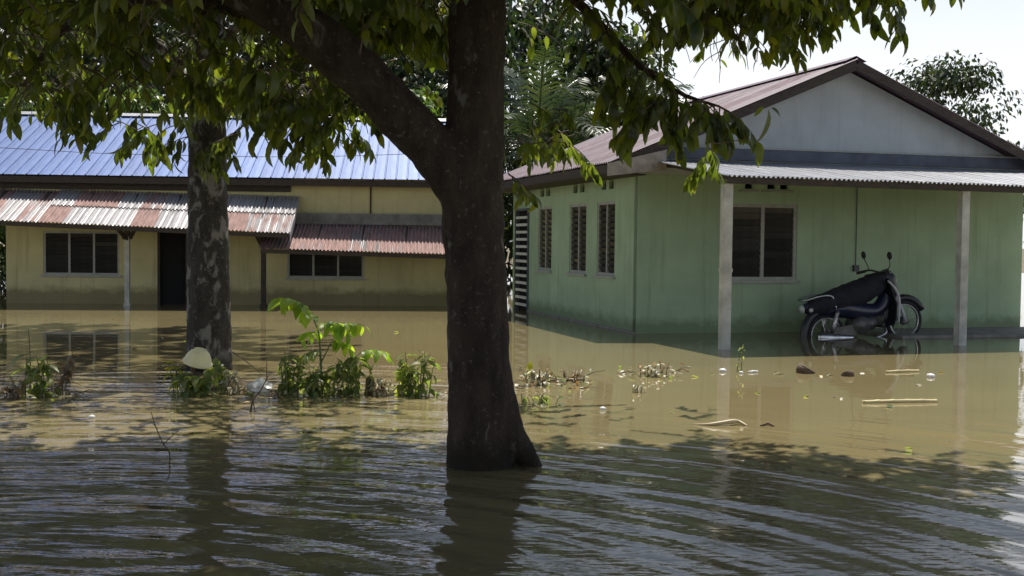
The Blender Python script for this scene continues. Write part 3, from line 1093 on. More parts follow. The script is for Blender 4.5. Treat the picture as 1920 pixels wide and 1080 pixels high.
def motorcycle(loc, rot, pitch):
    root = thing('motorcycle', 'dark underbone motorcycle with pale leg shield trim parked on the porch', 'motorcycle', loc, rot)
    root.rotation_euler = (0, -pitch, rot)
    root.scale = (BK, BK, BK)
    r = 0.285

    def wheel(x):
        t = MB()
        prof = []
        for i in range(9):
            a = 2 * math.pi * i / 8
            prof.append((r - 0.03 + 0.032 * math.cos(a), 0.032 * math.sin(a)))
        mt = Matrix.Translation((x, 0, r)) @ Matrix.Rotation(math.pi / 2, 4, 'X')
        h = MB()
        h.lathe([(0.028, -0.05), (0.05, -0.05), (0.06, -0.02), (0.06, 0.02), (0.05, 0.05), (0.028, 0.05)], 14, mt, True)
        wh = h.build('wheel', M['engine_metal'], root, True)
        t.lathe(prof, 36, mt)
        t.build('tyre', M['black_rubber'], wh, True)
        q = MB()
        q.lathe([(r - 0.066, -0.018), (r - 0.052, -0.022), (r - 0.058, 0), (r - 0.052, 0.022), (r - 0.066, 0.018), (r - 0.066, -0.018)], 36, mt)
        q.build('rim', M['chrome'], wh, True)
        s = MB()
        for i in range(18):
            a = 2 * math.pi * i / 18
            b_ = a + (0.35 if i % 2 else -0.35)
            s.tube([mt @ Vector((0.05 * math.cos(b_), 0.05 * math.sin(b_), 0.03 * (1 if i % 2 else -1))), mt @ Vector(((r - 0.06) * math.cos(a), (r - 0.06) * math.sin(a), 0))], 0.0028, 4, False)
        s.build('spokes', M['chrome'], wh)
    wheel(0.62)
    wheel(-0.60)
    # body: side panels and tail
    b = MB()
    pts, rad = smooth_path([(-0.88, 0, 0.70), (-0.62, 0, 0.66), (-0.30, 0, 0.60), (-0.02, 0, 0.52), (0.20, 0, 0.50), (0.36, 0, 0.62), (0.43, 0, 0.86)], [0.05, 0.11, 0.135, 0.12, 0.10, 0.10, 0.075], 5)
    b.tube(pts, rad, 14, True)
    b.build('body', M['blue_paint'], root, True)
    s = MB()
    pts, rad = smooth_path([(-0.80, 0, 0.785), (-0.55, 0, 0.765), (-0.28, 0, 0.715), (-0.04, 0, 0.66), (0.05, 0, 0.63)], [0.06, 0.105, 0.12, 0.10, 0.05], 5)
    s.tube(pts, rad, 14, True, 0.6)
    s.build('seat', M['black_rubber'], root, True)
    # dark cloth thrown over the seat and the front
    cv = MB()
    pts, rad = smooth_path([(-0.86, 0, 0.66), (-0.62, 0, 0.70), (-0.30, 0, 0.74), (0.02, 0, 0.79), (0.24, 0, 0.86), (0.40, 0, 0.94)], [0.07, 0.15, 0.18, 0.20, 0.18, 0.08], 5)
    cv.tube(pts, [q * random.uniform(0.93, 1.07) for q in rad], 16, True, 0.9)
    cv.build('cover', M['black_cloth'], root, True)
    # front fairing with headlight
    f = MB()
    pts, rad = smooth_path([(0.36, 0, 0.98), (0.42, 0, 0.88), (0.47, 0, 0.72), (0.49, 0, 0.60)], [0.10, 0.13, 0.10, 0.06], 5)
    f.tube(pts, rad, 14)
    f.build('fairing', M['black_plastic'], root, True)
    h = MB()
    h.lathe([(0.0, 0.03), (0.05, 0.024), (0.075, 0.0), (0.078, -0.05)], 18, Matrix.Translation((0.53, 0, 0.86)) @ Matrix.Rotation(math.pi / 2, 4, 'Y'))
    h.build('headlight', M['lamp_glass'], root, True)
    # leg shields: curved plates each side, pale trim on the edge
    for sy in (-1, 1):
        p = MB()
        cols = [(0.36, 0.92), (0.40, 0.74), (0.44, 0.56), (0.41, 0.38), (0.34, 0.27)]
        for i, (x, z) in enumerate(cols):
            p.v += [(x - 0.06, sy * 0.06, z), (x, sy * 0.15, z), (x - 0.03, sy * 0.21, z - 0.02)]
        for i in range(len(cols) - 1):
            for j in range(2):
                a = i * 3 + j
                p.f.append((a, a + 1, a + 4, a + 3))
        o = p.build('leg_shield', M['black_plastic'], root, True)
        sm = o.modifiers.new('thickness', 'SOLIDIFY')
        sm.thickness = 0.012
        tr = MB()
        pp, rr = smooth_path([(0.30, sy * 0.215, 0.90), (0.38, sy * 0.222, 0.80), (0.435, sy * 0.224, 0.66), (0.425, sy * 0.222, 0.48), (0.395, sy * 0.218, 0.30)], [0.012, 0.017, 0.018, 0.016, 0.010], 5)
        tr.tube(pp, rr, 8)
        tr.build('trim', M['pale_metal'], o, True)
        k = MB()
        k.tube([(0.12, sy * 0.08, 0.30), (0.12, sy * 0.30, 0.30)], 0.016, 8)
        k.build('footpeg', M['black_rubber'], root, True)
        k = MB()
        k.tube([(0.60, sy * 0.075, 0.285), (0.55, sy * 0.08, 0.48), (0.49, sy * 0.05, 0.66)], [0.024, 0.026, 0.022], 10)
        k.build('fork', M['pale_metal'], root, True)
        k = MB()
        k.tube([(-0.58, sy * 0.125, 0.30), (-0.46, sy * 0.135, 0.60)], [0.022, 0.026], 8)
        for i in range(8):
            a, bb_ = Vector((-0.58, sy * 0.125, 0.30)), Vector((-0.46, sy * 0.135, 0.60))
            c = a.lerp(bb_, 0.3 + 0.08 * i)
            k.tube([c, c + (bb_ - a).normalized() * 0.012], 0.034, 10)
        k.build('shock_absorber', M['chrome'], root, True)
        k = MB()
        hb = Vector((0.30, sy * 0.20, 1.02))
        k.tube([hb, (0.32, sy * 0.27, 1.10), (0.30, sy * 0.31, 1.20)], 0.007, 6)
        mi = k.build('mirror', M['black_plastic'], root, True)
        k = MB()
        k.lathe([(0.0, -0.012), (0.04, -0.01), (0.055, 0.0), (0.05, 0.012), (0.0, 0.016)], 16, Matrix.Translation((0.30, sy * 0.31, 1.24)) @ Matrix.Rotation(math.pi / 2, 4, 'Y'))
        k.build('mirror_head', M['black_plastic'], mi, True)
        k = MB()
        k.lathe([(0.0, -0.03), (0.024, -0.02), (0.03, 0.02), (0.0, 0.03)], 12, Matrix.Translation((-0.84, sy * 0.10, 0.66)))
        k.build('indicator', M['lamp_glass'], root, True)
    hb = MB()
    pp, rr = smooth_path([(0.20, -0.34, 1.00), (0.30, -0.20, 1.03), (0.35, -0.06, 1.0), (0.35, 0.06, 1.0), (0.30, 0.20, 1.03), (0.20, 0.34, 1.00)], [0.014] * 6, 4)
    hb.tube(pp, rr, 8)
    hbo = hb.build('handlebar', M['black_plastic'], root, True)
    for sy in (-1, 1):
        k = MB()
        k.tube([(0.19, sy * 0.35, 0.998), (0.27, sy * 0.245, 1.02)], 0.019, 10)
        k.build('grip', M['black_rubber'], hbo, True)
        k = MB()
        k.tube([(0.32, sy * 0.20, 1.03), (0.28, sy * 0.34, 1.01)], 0.006, 6)
        k.build('lever', M['pale_metal'], hbo, True)
    # engine
    e = MB()
    e.tube([(-0.10, -0.13, 0.34), (-0.10, 0.13, 0.34)], [0.12, 0.12], 18)
    e.tube([(0.04, -0.12, 0.34), (0.04, 0.12, 0.34)], [0.085, 0.085], 16)
    for i in range(6):
        e.box(0.10 + i * 0.03, 0.112 + i * 0.03, -0.075, 0.075, 0.29, 0.43)
    e.tube([(0.09, 0, 0.36), (0.28, 0, 0.36)], 0.055, 12)
    e.build('engine', M['engine_metal'], root, True)
    x = MB()
    pp, rr = smooth_path([(0.26, -0.06, 0.30), (0.22, -0.14, 0.18), (-0.05, -0.17, 0.15), (-0.28, -0.18, 0.20)], [0.017, 0.018, 0.018, 0.018], 5)
    x.tube(pp, rr, 10)
    x.tube([(-0.28, -0.18, 0.20), (-0.34, -0.185, 0.21), (-0.80, -0.20, 0.30), (-0.84, -0.20, 0.305)], [0.02, 0.046, 0.052, 0.03], 14)
    x.build('exhaust', M['chrome'], root, True)
    g = MB()
    pts = [(0.62 + (r + 0.035) * math.cos(a), 0, r + (r + 0.035) * math.sin(a)) for a in [R(20 + 13 * i) for i in range(13)]]
    g.tube(pts, [0.05] * 13, 8, True)
    g.build('mudguard', M['black_plastic'], root, True)
    g = MB()
    pts = [(-0.60 + (r + 0.05) * math.cos(a), 0, r + (r + 0.05) * math.sin(a)) for a in [R(60 + 12 * i) for i in range(13)]]
    g.tube(pts, [0.06] * 13, 8, True)
    g.build('mudguard', M['black_plastic'], root, True)
    c = MB()
    c.box(-0.62, -0.08, -0.105, -0.09, 0.23, 0.37)
    c.build('chain_case', M['engine_metal'], root)
    k = MB()
    pp, rr = smooth_path([(-0.90, -0.09, 0.80), (-0.70, -0.13, 0.83), (-0.52, -0.135, 0.80), (-0.48, -0.135, 0.62)], [0.012] * 4, 4)
    k.tube(pp, rr, 8)
    pp, rr = smooth_path([(-0.90, 0.09, 0.80), (-0.70, 0.13, 0.83), (-0.52, 0.135, 0.80)], [0.012] * 3, 4)
    k.tube(pp, rr, 8)
    k.tube([(-0.90, -0.09, 0.80), (-0.90, 0.09, 0.80)], 0.012, 8)
    k.build('grab_rail', M['chrome'], root, True)
    k = MB()
    k.lathe([(0.0, 0.02), (0.05, 0.012), (0.06, -0.02)], 14, Matrix.Translation((-0.93, 0, 0.68)) @ Matrix.Rotation(-math.pi / 2, 4, 'Y'))
    k.build('tail_light', M['lamp_glass'], root, True)
    return root


fax = GF.hit(1694, 601, 1, -1.0)
pch = R(8.5)
# ground point below the middle of the wheelbase so the front axle lands where it is seen
loc_l = Vector((fax.x - BK * (0.62 * math.cos(pch) - 0.285 * math.sin(pch)), fax.y, fax.z - BK * (0.62 * math.sin(pch) + 0.285 * math.cos(pch))))
motorcycle(GF.m @ loc_l, GF.rot, pch)

# ------------------------------------------------------------------ leaves
def leaf_variant(fold, droop, wid, tip=1.35, seg=5):
    vs, fs = [], []
    for i in range(seg + 1):
        t = i / seg
        w = wid * (math.sin(math.pi * min(1, t ** 0.85 * 0.97 + 0.015)) ** 0.8)
        y = t * math.cos(droop * t)
        z = -t * math.sin(droop * t) * 0.9
        for sx in (-1, 0, 1):
            vs.append((sx * w, y, z + (abs(sx) * w * fold)))
    for i in range(seg):
        for j in range(2):
            a = i * 3 + j
            fs.append((a, a + 1, a + 4, a + 3))
    return np.array(vs, dtype=np.float64), fs


VAR = [leaf_variant(0.30, 0.35, 0.19), leaf_variant(0.18, 0.6, 0.21), leaf_variant(0.42, 0.15, 0.17), leaf_variant(0.10, 0.85, 0.20)]
VAR_N = [leaf_variant(0.25, 0.4, 0.13), leaf_variant(0.15, 0.7, 0.12)]
VAR_S = [leaf_variant(0.25, 0.3, 0.22, seg=2), leaf_variant(0.15, 0.7, 0.24, seg=2)]
_cache = {}


def leaf_meshes(mat, var, tagname):
    key = (mat.name, tagname)
    if key not in _cache:
        out = []
        for v, f in var:
            me = bpy.data.meshes.new('leaf')
            me.from_pydata([tuple(p) for p in v], [], f)
            me.materials.append(mat)
            me.polygons.foreach_set('use_smooth', [True] * len(me.polygons))
            out.append(me)
        _cache[key] = out
    return _cache[key]


def leaf_matrix(p, d, up, s):
    """leaf at p pointing along d, face normal near up"""
    y = d.normalized()
    x = y.cross(up)
    if x.length < 1e-3:
        x = y.cross(Vector((1, 0.1, 0)))
    x.normalize()
    z = x.cross(y)
    m = Matrix((x * s, y * s, z * s)).transposed().to_4x4()
    m.translation = p
    return m


def joined_leaves(name, mats, vids, var, mat, parent, kind='stuff'):
    if not mats:
        return None
    A = np.array([np.array(m) for m in mats])
    allv, allf, base = [], [], 0
    for k in range(len(var)):
        sel = [i for i, v in enumerate(vids) if v == k]
        if not sel:
            continue
        V, Fc = var[k]
        H = np.hstack([V, np.ones((len(V), 1))])
        T = np.einsum('nij,vj->nvi', A[sel], H)[:, :, :3]
        allv.append(T.reshape(-1, 3))
        fa = np.array(Fc)
        off = (np.arange(len(sel)) * len(V))[:, None, None] + base
        allf.append((fa[None] + off).reshape(-1, 4))
        base += len(sel) * len(V)
    Vv = np.vstack(allv)
    Fv = np.vstack(allf)
    me = bpy.data.meshes.new(name)
    me.vertices.add(len(Vv))
    me.vertices.foreach_set('co', Vv.ravel())
    me.loops.add(Fv.size)
    me.loops.foreach_set('vertex_index', Fv.ravel().astype(np.int32))
    me.polygons.add(len(Fv))
    me.polygons.foreach_set('loop_start', np.arange(0, Fv.size, 4, dtype=np.int32))
    me.polygons.foreach_set('loop_total', np.full(len(Fv), 4, dtype=np.int32))
    me.polygons.foreach_set('use_smooth', np.ones(len(Fv), dtype=bool))
    me.materials.append(mat)
    me.update()
    me.validate()
    o = bpy.data.objects.new(name, me)
    link(o, parent)
    if kind:
        o['kind'] = kind
    return o


def rv(a=1.0):
    return Vector((random.gauss(0, a), random.gauss(0, a), random.gauss(0, a)))


def spray(p, d, length, n, ll, droop=0.5, hang=0.7):
    """a leafy twig: returns twig points and leaf matrices"""
    p, d = Vector(p), Vector(d).normalized()
    pts = [p.copy()]
    q, dd = p.copy(), d.copy()
    k = 6
    for i in range(k):
        dd = (dd + Vector((0, 0, -droop / k)) + rv(0.07)).normalized()
        q = q + dd * (length / k)
        pts.append(q.copy())
    out = []
    for i in range(n):
        t = 0.22 + 0.78 * (i + 0.5) / n
        f = t * k
        j = min(k - 1, int(f))
        pos = pts[j].lerp(pts[j + 1], f - j)
        dirv = (pts[j + 1] - pts[j]).normalized()
        side = dirv.cross(Vector((0, 0, 1)))
        if side.length < 0.1:
            side = Vector((random.uniform(-1, 1), random.uniform(-1, 1), 0))
        side.normalize()
        sg = 1 if i % 2 else -1
        ld = dirv * 0.55 + side * sg * random.uniform(0.5, 1.0) + Vector((0, 0, -hang * random.uniform(0.5, 1.5))) + rv(0.16)
        up = Vector((0, 0, 1)) + rv(0.35) + side * sg * 0.3
        out.append(leaf_matrix(pos, ld, up, ll * random.uniform(0.7, 1.2)))
    return pts, out


def remesh_smooth(o, vox, disp=0.0, scale=0.3):
    a = o.modifiers.new('merge', 'REMESH')
    a.mode = 'VOXEL'
    a.voxel_size = vox
    a.use_smooth_shade = True
    s = o.modifiers.new('soft', 'SMOOTH')
    s.factor = 0.5
    s.iterations = 6
    if disp:
        tx = bpy.data.textures.new('lumps', 'CLOUDS')
        tx.noise_scale = scale
        tx.noise_depth = 3
        d = o.modifiers.new('lumps', 'DISPLACE')
        d.texture = tx
        d.strength = disp
        d.mid_level = 0.5
        d.texture_coords = 'LOCAL'


def leafy_tree(root, sprays, mat, max_single=290, loc=Vector((0, 0, 0)), tw_r=0.006):
    """sprays: list of (twig pts, leaf matrices) in world space; root sits at loc"""
    shift = Matrix.Translation(-loc)
    leaves = []
    tw = MB()
    for pts, lm in sprays:
        tw.tube([p - loc for p in pts], [tw_r * (1 - 0.1 * i) for i in range(len(pts))], 4, False)
        leaves += [q for q in lm if not ((in_gap(q @ Vector((0, 0.5, 0))) or in_lit(q @ Vector((0, 0.5, 0)))) and random.random() < 0.9)]
    tw.build('twigs', M['twig'], root, False, 'stuff')
    scored = []
    for i, mt in enumerate(leaves):
        c = mt @ Vector((0, 0.5, 0))
        if c.y < 2:
            continue
        x, y = project(c)
        if 0 < x < 1500 and 0 < y < 560:
            scored.append((mt.col[0].xyz.length / c.y * (1 + max(0, y) / 250.0), i))
    scored.sort(reverse=True)
    single = {i for _, i in scored[:max_single]}
    mesh = leaf_meshes(mat, VAR, 'big')
    ms, vs = [], []
    for i, mt in enumerate(leaves):
        v = random.randrange(len(VAR))
        if i in single:
            o = bpy.data.objects.new('leaf', mesh[v])
            link(o, root)
            o.matrix_local = shift @ mt
        else:
            ms.append(shift @ mt)
            vs.append(v)
    joined_leaves('crown', ms, vs, VAR, mat, root)


# lower edge of the dark leaf curtain, in photograph pixels (x -> y)
EDGE_X = [-200, 0, 40, 110, 190, 250, 330, 400, 470, 540, 600, 650, 700, 760, 830, 900, 960, 1010, 1070, 1120, 1180, 1260, 1330, 1400, 1470, 1560, 1700, 1920, 2300]
EDGE_Y = [170, 150, 185, 235, 205, 205, 190, 280, 290, 235, 250, 240, 150, 90, 70, 60, 60, 100, 80, 120, 140, 95, 75, 100, 130, 140, 110, 80, 50]


def under_edge(p, slack=0.0):
    if p.y < 1.5:
        return False
    x, y = project(p)
    return y > np.interp(x, EDGE_X, EDGE_Y) + slack


LIT = [(25, 55), (50, 75), (140, 60), (215, 180), (290, 175), (60, 185), (235, 250), (280, 255), (665, 232), (650, 250), (480, 85), (505, 105), (700, 190), (735, 120), (770, 170), (1040, 270), (985, 70), (1180, 65), (350, 90), (120, 150), (560, 150)]


def in_lit(p):
    if p.y < 1.5 or p.y > 11.0:
        return False
    x, y = project(p)
    return any(abs(x - a) < 34 and abs(y - b) < 30 for a, b in LIT)


GAPS = [(1310, 135, 130, 62), (1120, 85, 75, 50), (1175, 60, 45, 50), (1010, 50, 60, 55), (320, 55, 36, 70), (290, 110, 30, 26), (35, 190, 62, 32), (265, 190, 70, 36), (600, 105, 36, 28), (175, 105, 26, 20), (430, 60, 24, 24), (1080, 140, 55, 45), (1385, 80, 60, 40), (1260, 165, 70, 30), (765, 190, 52, 90)]


def in_gap(p):
    if p.y < 1.5:
        return False
    x, y = project(p)
    return any(((x - a) / c) ** 2 + ((y - b) / d) ** 2 < 1 for a, b, c, d in GAPS)


# ------------------------------------------------------------------ the big near tree
T1 = at_z(900, 872)
near = thing('forked_tree', 'big dark forked tree standing in the water nearest the camera', 'tree', T1)


def t1p(x, y, Y=None):
    return at_Y(x, y, Y or T1.y) - T1


tr = MB()
px = F / T1.y
pts = [(898, 930), (900, 872), (899, 800), (898, 700), (894, 560), (888, 430), (886, 340), (890, 250), (892, 150), (895, 40), (905, -150), (930, -420), (960, -800)]
wid = [136, 128, 120, 117, 114, 117, 119, 110, 106, 108, 96, 76, 40]
P = [t1p(x, y) for x, y in pts]
P[0].z = -0.5
a, b = smooth_path(P, [w / 2 / px for w in wid], 5)
tr.tube(a, b, 20)
# left limb
pts = [(880, 420), (845, 335), (795, 262), (745, 212), (690, 150), (630, 98), (560, 45), (470, -10), (370, -70), (260, -160)]
wid = [60, 82, 92, 92, 90, 88, 84, 76, 60, 36]
P = [t1p(x, y, T1.y - 0.02 - 0.06 * i) for i, (x, y) in enumerate(pts)]
a, b = smooth_path(P, [w / 2 / px for w in wid], 5)
tr.tube(a, b, 16)
# buttress roots
for (x0, y0), (x1, y1), (x2, y2), dy in (((922, 690), (950, 805), (1000, 874), 0.0), ((915, 740), (940, 820), (972, 878), 0.06), ((885, 800), (880, 860), (876, 905), -0.10), ((915, 790), (930, 850), (945, 885), 0.3)):
    q = [t1p(x0, y0), t1p(x1, y1, T1.y + dy * 0.7), t1p(x2, y2, T1.y + dy * 1.2)]
    q.append(q[2] + (q[2] - q[1]) * 0.5 + Vector((0, 0, -0.3)))
    a, b = smooth_path(q, [0.13, 0.125, 0.06, 0.05], 5)
    tr.tube(a, b, 12)
o = tr.build('trunk', M['bark_main'], near, True)
remesh_smooth(o, 0.022, 0.035, 0.16)
# boughs: from trunk and limb out through the crown
CR = Vector((-1.1, 9.6, 5.6)) - T1
boughs = []
starts = [t1p(560, 45, T1.y - 0.38), t1p(470, -10, T1.y - 0.44), t1p(370, -70, T1.y - 0.5), t1p(892, 150), t1p(905, -150), t1p(930, -420), t1p(690, 150, T1.y - .25)]
ends = [(-3.6, 8.6, 2.6), (-4.6, 9.2, 3.4), (-4.8, 7.6, 4.6), (1.7, 9.2, 3.3), (2.0, 10.6, 3.9), (0.6, 12.6, 4.6), (-1.7, 9.8, 2.9), (-2.6, 12.2, 4.4), (1.9, 7.6, 4.3), (-0.5, 7.0, 6.5), (-3.0, 10.5, 6.8), (2.4, 9.0, 5.5)]
src = [0, 1, 2, 4, 4, 4, 6, 4, 4, 5, 5, 5]
for e, s_ in zip(ends, src):
    s0 = starts[s_]
    e = Vector(e) - T1
    mid = s0.lerp(e, 0.5) + Vector((0, 0, 0.5)) + rv(0.2)
    bp = bez(s0, mid, e, 12)
    bb_ = MB()
    bb_.tube([p + rv(0.015) for p in bp], [0.075 * (1 - 0.075 * i) for i in range(12)], 8)
    bb_.build('branch', M['bark_main'], near, True)
    boughs.append(bp)
sprays = []
for bp in boughs:
    for i in range(3, 12):
        for _ in range(3):
            w = bp[i] + T1
            d = rv(1.0)
            d.z = abs(d.z) * 0.3 - 0.1
            sp_ = spray(w, d, random.uniform(0.5, 0.9), random.randint(12, 18), random.uniform(0.11, 0.16), 0.7)
            c = sp_[0][-1]
            if under_edge(c, 10) or in_gap(c):
                continue
            sprays.append(sp_)
# unseen high crown, extended back over the camera to shade the near water
for _ in range(1500):
    v = rv(1).normalized() * random.uniform(0.1, 1.0) ** 0.5
    p = Vector((-2.4 + v.x * 5.6, 3.8 + v.y * 6.4, 6.6 + v.z * 2.4))
    if p.y < 3.5 and p.z < 5.2:
        continue
    sp_ = spray(p, Vector((v.x, v.y, 0.2)) + rv(0.5), random.uniform(0.7, 1.1), 12, random.uniform(0.26, 0.36), 0.8)
    if under_edge(sp_[0][-1]) or in_gap(sp_[0][-1]):
        continue
    sprays.append(sp_)
for _ in range(420):  # extra unseen leaves above the frame, added to make the right-hand shade solid
    v = rv(1).normalized() * random.uniform(0.1, 1.0) ** 0.5
    sprays.append(spray(Vector((1.5 + v.x * 2.4, 9.3 + v.y * 1.7, 6.2 + v.z * 1.2)), Vector((v.x, v.y, 0.2)) + rv(0.5), random.uniform(0.7, 1.0), 12, random.uniform(0.26, 0.34), 0.8))
cnt = 0
tries = 0
while cnt < 3000 and tries < 24000:
    tries += 1
    v = rv(1).normalized() * random.uniform(0.35, 1.0) ** 0.6
    p = Vector((-1.2 + v.x * 4.3, 7.0 + v.y * 3.5, 5.6 + v.z * 3.3))
    if p.z < 2.0:
        continue
    d = Vector((v.x, v.y, 0.2)) + rv(0.5)
    sp_ = spray(p, d, random.uniform(0.45, 0.85) * (1.3 if p.z > 4.3 else 1), random.randint(10, 15), random.uniform(0.11, 0.165) if p.z < 4.3 else random.uniform(0.26, 0.34), 0.8)
    c = sp_[0][-1]
    if under_edge(c, 0) or under_edge(p, 0) or in_gap(c) or in_gap(p):
        continue
    sprays.append(sp_)
    cnt += 1
# the hanging fringe
fringe = [(60, 215, 9.0), (95, 240, 8.8), (150, 225, 9.2), (215, 225, 9.4), (262, 235, 9.0), (320, 225, 9.5), (520, 240, 8.4), (575, 265, 8.3), (615, 265, 8.6), (650, 245, 8.0), (672, 215, 8.2), (735, 262, 8.4), (768, 290, 8.8),
          (1010, 270, 9.5), (1050, 278, 9.2), (955, 335, 8.6), (958, 395, 8.6), (1195, 200, 9.0), (1240, 215, 9.3), (1290, 205, 8.8), (1335, 195, 9.2), (1230, 255, 9.0), (1180, 170, 9.4), (1320, 215, 8.6),
          (1385, 110, 8.4), (1420, 120, 8.7), (1150, 120, 9.1), (1205, 90, 8.7), (1245, 95, 9.0), (1325, 70, 8.7), (30, 60, 8.6), (140, 65, 9.0), (480, 95, 8.9),]
for x in range(980, 1500, 26):
    for y in (-40, 10, 55, 95):
        if random.random() < 0.33:
            fringe.append((x + random.uniform(-12, 12), y + random.uniform(-20, 20), random.uniform(8.2, 10.5)))
for x in range(1330, 1760, 22):
    for y in (-70, -30, 15, 60, 95):
        if random.random() < 0.55 and y < 110 - 0.28 * (x - 1330):
            fringe.append((x + random.uniform(-12, 12), y + random.uniform(-18, 18), random.uniform(8.2, 10.0)))
for x in range(0, 840, 24):
    for y in (60, 110, 160, 205):
        if random.random() < 0.75:
            fringe.append((x + random.uniform(-12, 12), min(y + random.uniform(-20, 20), np.interp(x, EDGE_X, EDGE_Y) - 5), random.uniform(8.0, 11.0)))
for x, y, Y in fringe:
    for _ in range(4):
        p = at_Y(x + random.uniform(-18, 18), y - 62 + random.uniform(-24, 16), Y + random.uniform(-0.3, 0.3))
        d = Vector((random.uniform(-1, 1), random.uniform(-0.6, 0.6), -0.25))
        if in_gap(p):
            continue
        small = 0.6 if 940 < x < 1070 else 1.0
        sprays.append(spray(p, d, 0.42 * small, int(11 * small) + 1, random.uniform(0.115, 0.16) * (0.8 if small < 1 else 1), 1.0, 0.65))
# a bough drooping out over the mauve roof
bp = smooth_path([t1p(905, -150), at_Y(1010, -60, 8.6) - T1, at_Y(1110, 30, 9.0) - T1, at_Y(1190, 115, 9.1) - T1, at_Y(1270, 172, 9.1) - T1, at_Y(1350, 200, 9.0) - T1], [0.06, 0.05, 0.035, 0.024, 0.016, 0.008], 5)
bb_ = MB()
bb_.tube(bp[0], bp[1], 8)
bb_.build('branch', M['bark_main'], near, True)
for i in range(9, len(bp[0])):
    for _ in range(2 if i % 2 else 3):
        sprays.append(spray(bp[0][i] + T1, Vector((random.uniform(-0.8, 1), random.uniform(-0.7, 0.7), random.uniform(-0.7, 0.2))), random.uniform(0.28, 0.46), 9, 0.165, 1.3, 1.0))
for x, y, Y in ((1165, 130, 9.2), (1200, 120, 9.1), (1180, 75, 9.3), (1215, 185, 9.0)):
    for _ in range(4):
        sprays.append(spray(at_Y(x + random.uniform(-20, 20), y + random.uniform(-20, 20), Y), rv(1) + Vector((0, 0, -0.3)), 0.4, 10, 0.17, 1.0, 0.9))
# sunlit sprays on the outer edge of the crown, beyond its own shade
for x, y, Y in ((25, 55, 11.4), (50, 75, 11.6), (140, 60, 11.5), (215, 180, 11.8), (290, 175, 12), (60, 185, 12), (235, 250, 11.2), (280, 255, 11.3), (665, 232, 11.2), (650, 250, 11.4), (600, 262, 11.3), (480, 85, 11.4), (505, 105, 11.6), (700, 190, 11.8),
                (735, 120, 12), (770, 170, 12.2), (1040, 270, 11.2), (1000, 285, 11.3), (1065, 280, 11.0), (985, 70, 11.6), (1180, 65, 11.6), (1330, 300, 11.0), (420, 130, 11.8), (350, 90, 12), (560, 150, 11.8), (120, 150, 12), (1345, 105, 11.5)):
    for _ in range(3):
        sprays.append(spray(at_Y(x + random.uniform(-22, 22), y - 22 + random.uniform(-16, 16), Y + random.uniform(-0.2, 0.4)), Vector((random.uniform(-1, 1), random.uniform(-0.5, 0.6), -0.1)), 0.42, 12, random.uniform(0.13, 0.17), 1.0, 0.7))
# hooked twig with one long leaf hanging before the gable
tp = [at_Y(1330 + 12 * i, 262 + (4 if i < 6 else -2) + 3 * math.sin(i), 8.7) for i in range(10)]
sprays.append((tp, [leaf_matrix(at_Y(1441, 205, 8.7), Vector((-0.04, 0, -1)), Vector((0.85, -0.5, 0)), 0.27), leaf_matrix(at_Y(1432, 200, 8.7), Vector((-0.5, 0.2, -0.5)), Vector((0.3, -0.6, 0.5)), 0.10), leaf_matrix(at_Y(1446, 202, 8.7), Vector((0.6, 0.1, -0.3)), Vector((0.3, -0.6, 0.5)), 0.11)]))
tp2 = [at_Y(960 + 20 * i, 268 + 3 * math.sin(i * 1.3), 9.3) for i in range(6)]
sprays.append((tp2, []))
leafy_tree(near, sprays, M['leaf_main'], 295, T1)

# ------------------------------------------------------------------ the spotted tree behind it
T2 = at_z(392, 693)
spot = thing('spotted_tree', 'straight tree trunk with grey lichen spots in front of the cream house', 'tree', T2)
tr = MB()
px2 = F / T2.y
pts = [(393, 760), (393, 700), (392, 640), (391, 540), (390, 440), (389, 330), (388, 200), (386, 60), (384, -150), (380, -420)]
wid = [92, 88, 84, 80, 77, 72, 68, 62, 52, 30]
P = [at_Y(x, y, T2.y) - T2 for x, y in pts]
P[0].z = -0.5
a, b = smooth_path(P, [w / 2 / px2 for w in wid], 6)
tr.tube(a, b, 18)
o = tr.build('trunk', M['bark_spotted'], spot, True)
remesh_smooth(o, 0.028, 0.03, 0.14)
sprays = []
for az in range(10):
    a_ = az * 2 * math.pi / 10 + random.uniform(-0.3, 0.3)
    zs_ = random.uniform(2.6, 5.2)
    s0 = Vector((0, 0, zs_))
    e = Vector((math.cos(a_) * random.uniform(1.8, 2.8), math.sin(a_) * random.uniform(1.8, 2.8), zs_ + random.uniform(-0.1, 1.2)))
    bp = bez(s0, s0.lerp(e, 0.5) + Vector((0, 0, 0.6)), e, 10)
    bb_ = MB()
    bb_.tube(bp, [0.06 * (1 - 0.08 * i) for i in range(10)], 7)
    bb_.build('branch', M['bark_spotted'], spot, True)
    for i in range(3, 10):
        for _ in range(3):
            d = rv(1.0)
            d.z = abs(d.z) * 0.3 - 0.1
            sp_ = spray(bp[i] + T2, d, random.uniform(0.5, 0.9), random.randint(9, 13), random.uniform(0.15, 0.2), 0.8)
            if not under_edge(sp_[0][-1], 25) and not in_gap(sp_[0][-1]):
                sprays.append(sp_)
for _ in range(900):  # unseen high crown, enlarged and offset to shade the water by the cream house
    v = rv(1).normalized() * random.uniform(0.1, 1.0) ** 0.5
    p = Vector((-6.6 + v.x * 4.6, 19.4 + v.y * 4.0, 8.6 + v.z * 2.6))
    sprays.append(spray(p, Vector((v.x, v.y, 0.2)) + rv(0.5), random.uniform(0.7, 1.1), 12, random.uniform(0.26, 0.36), 0.8))
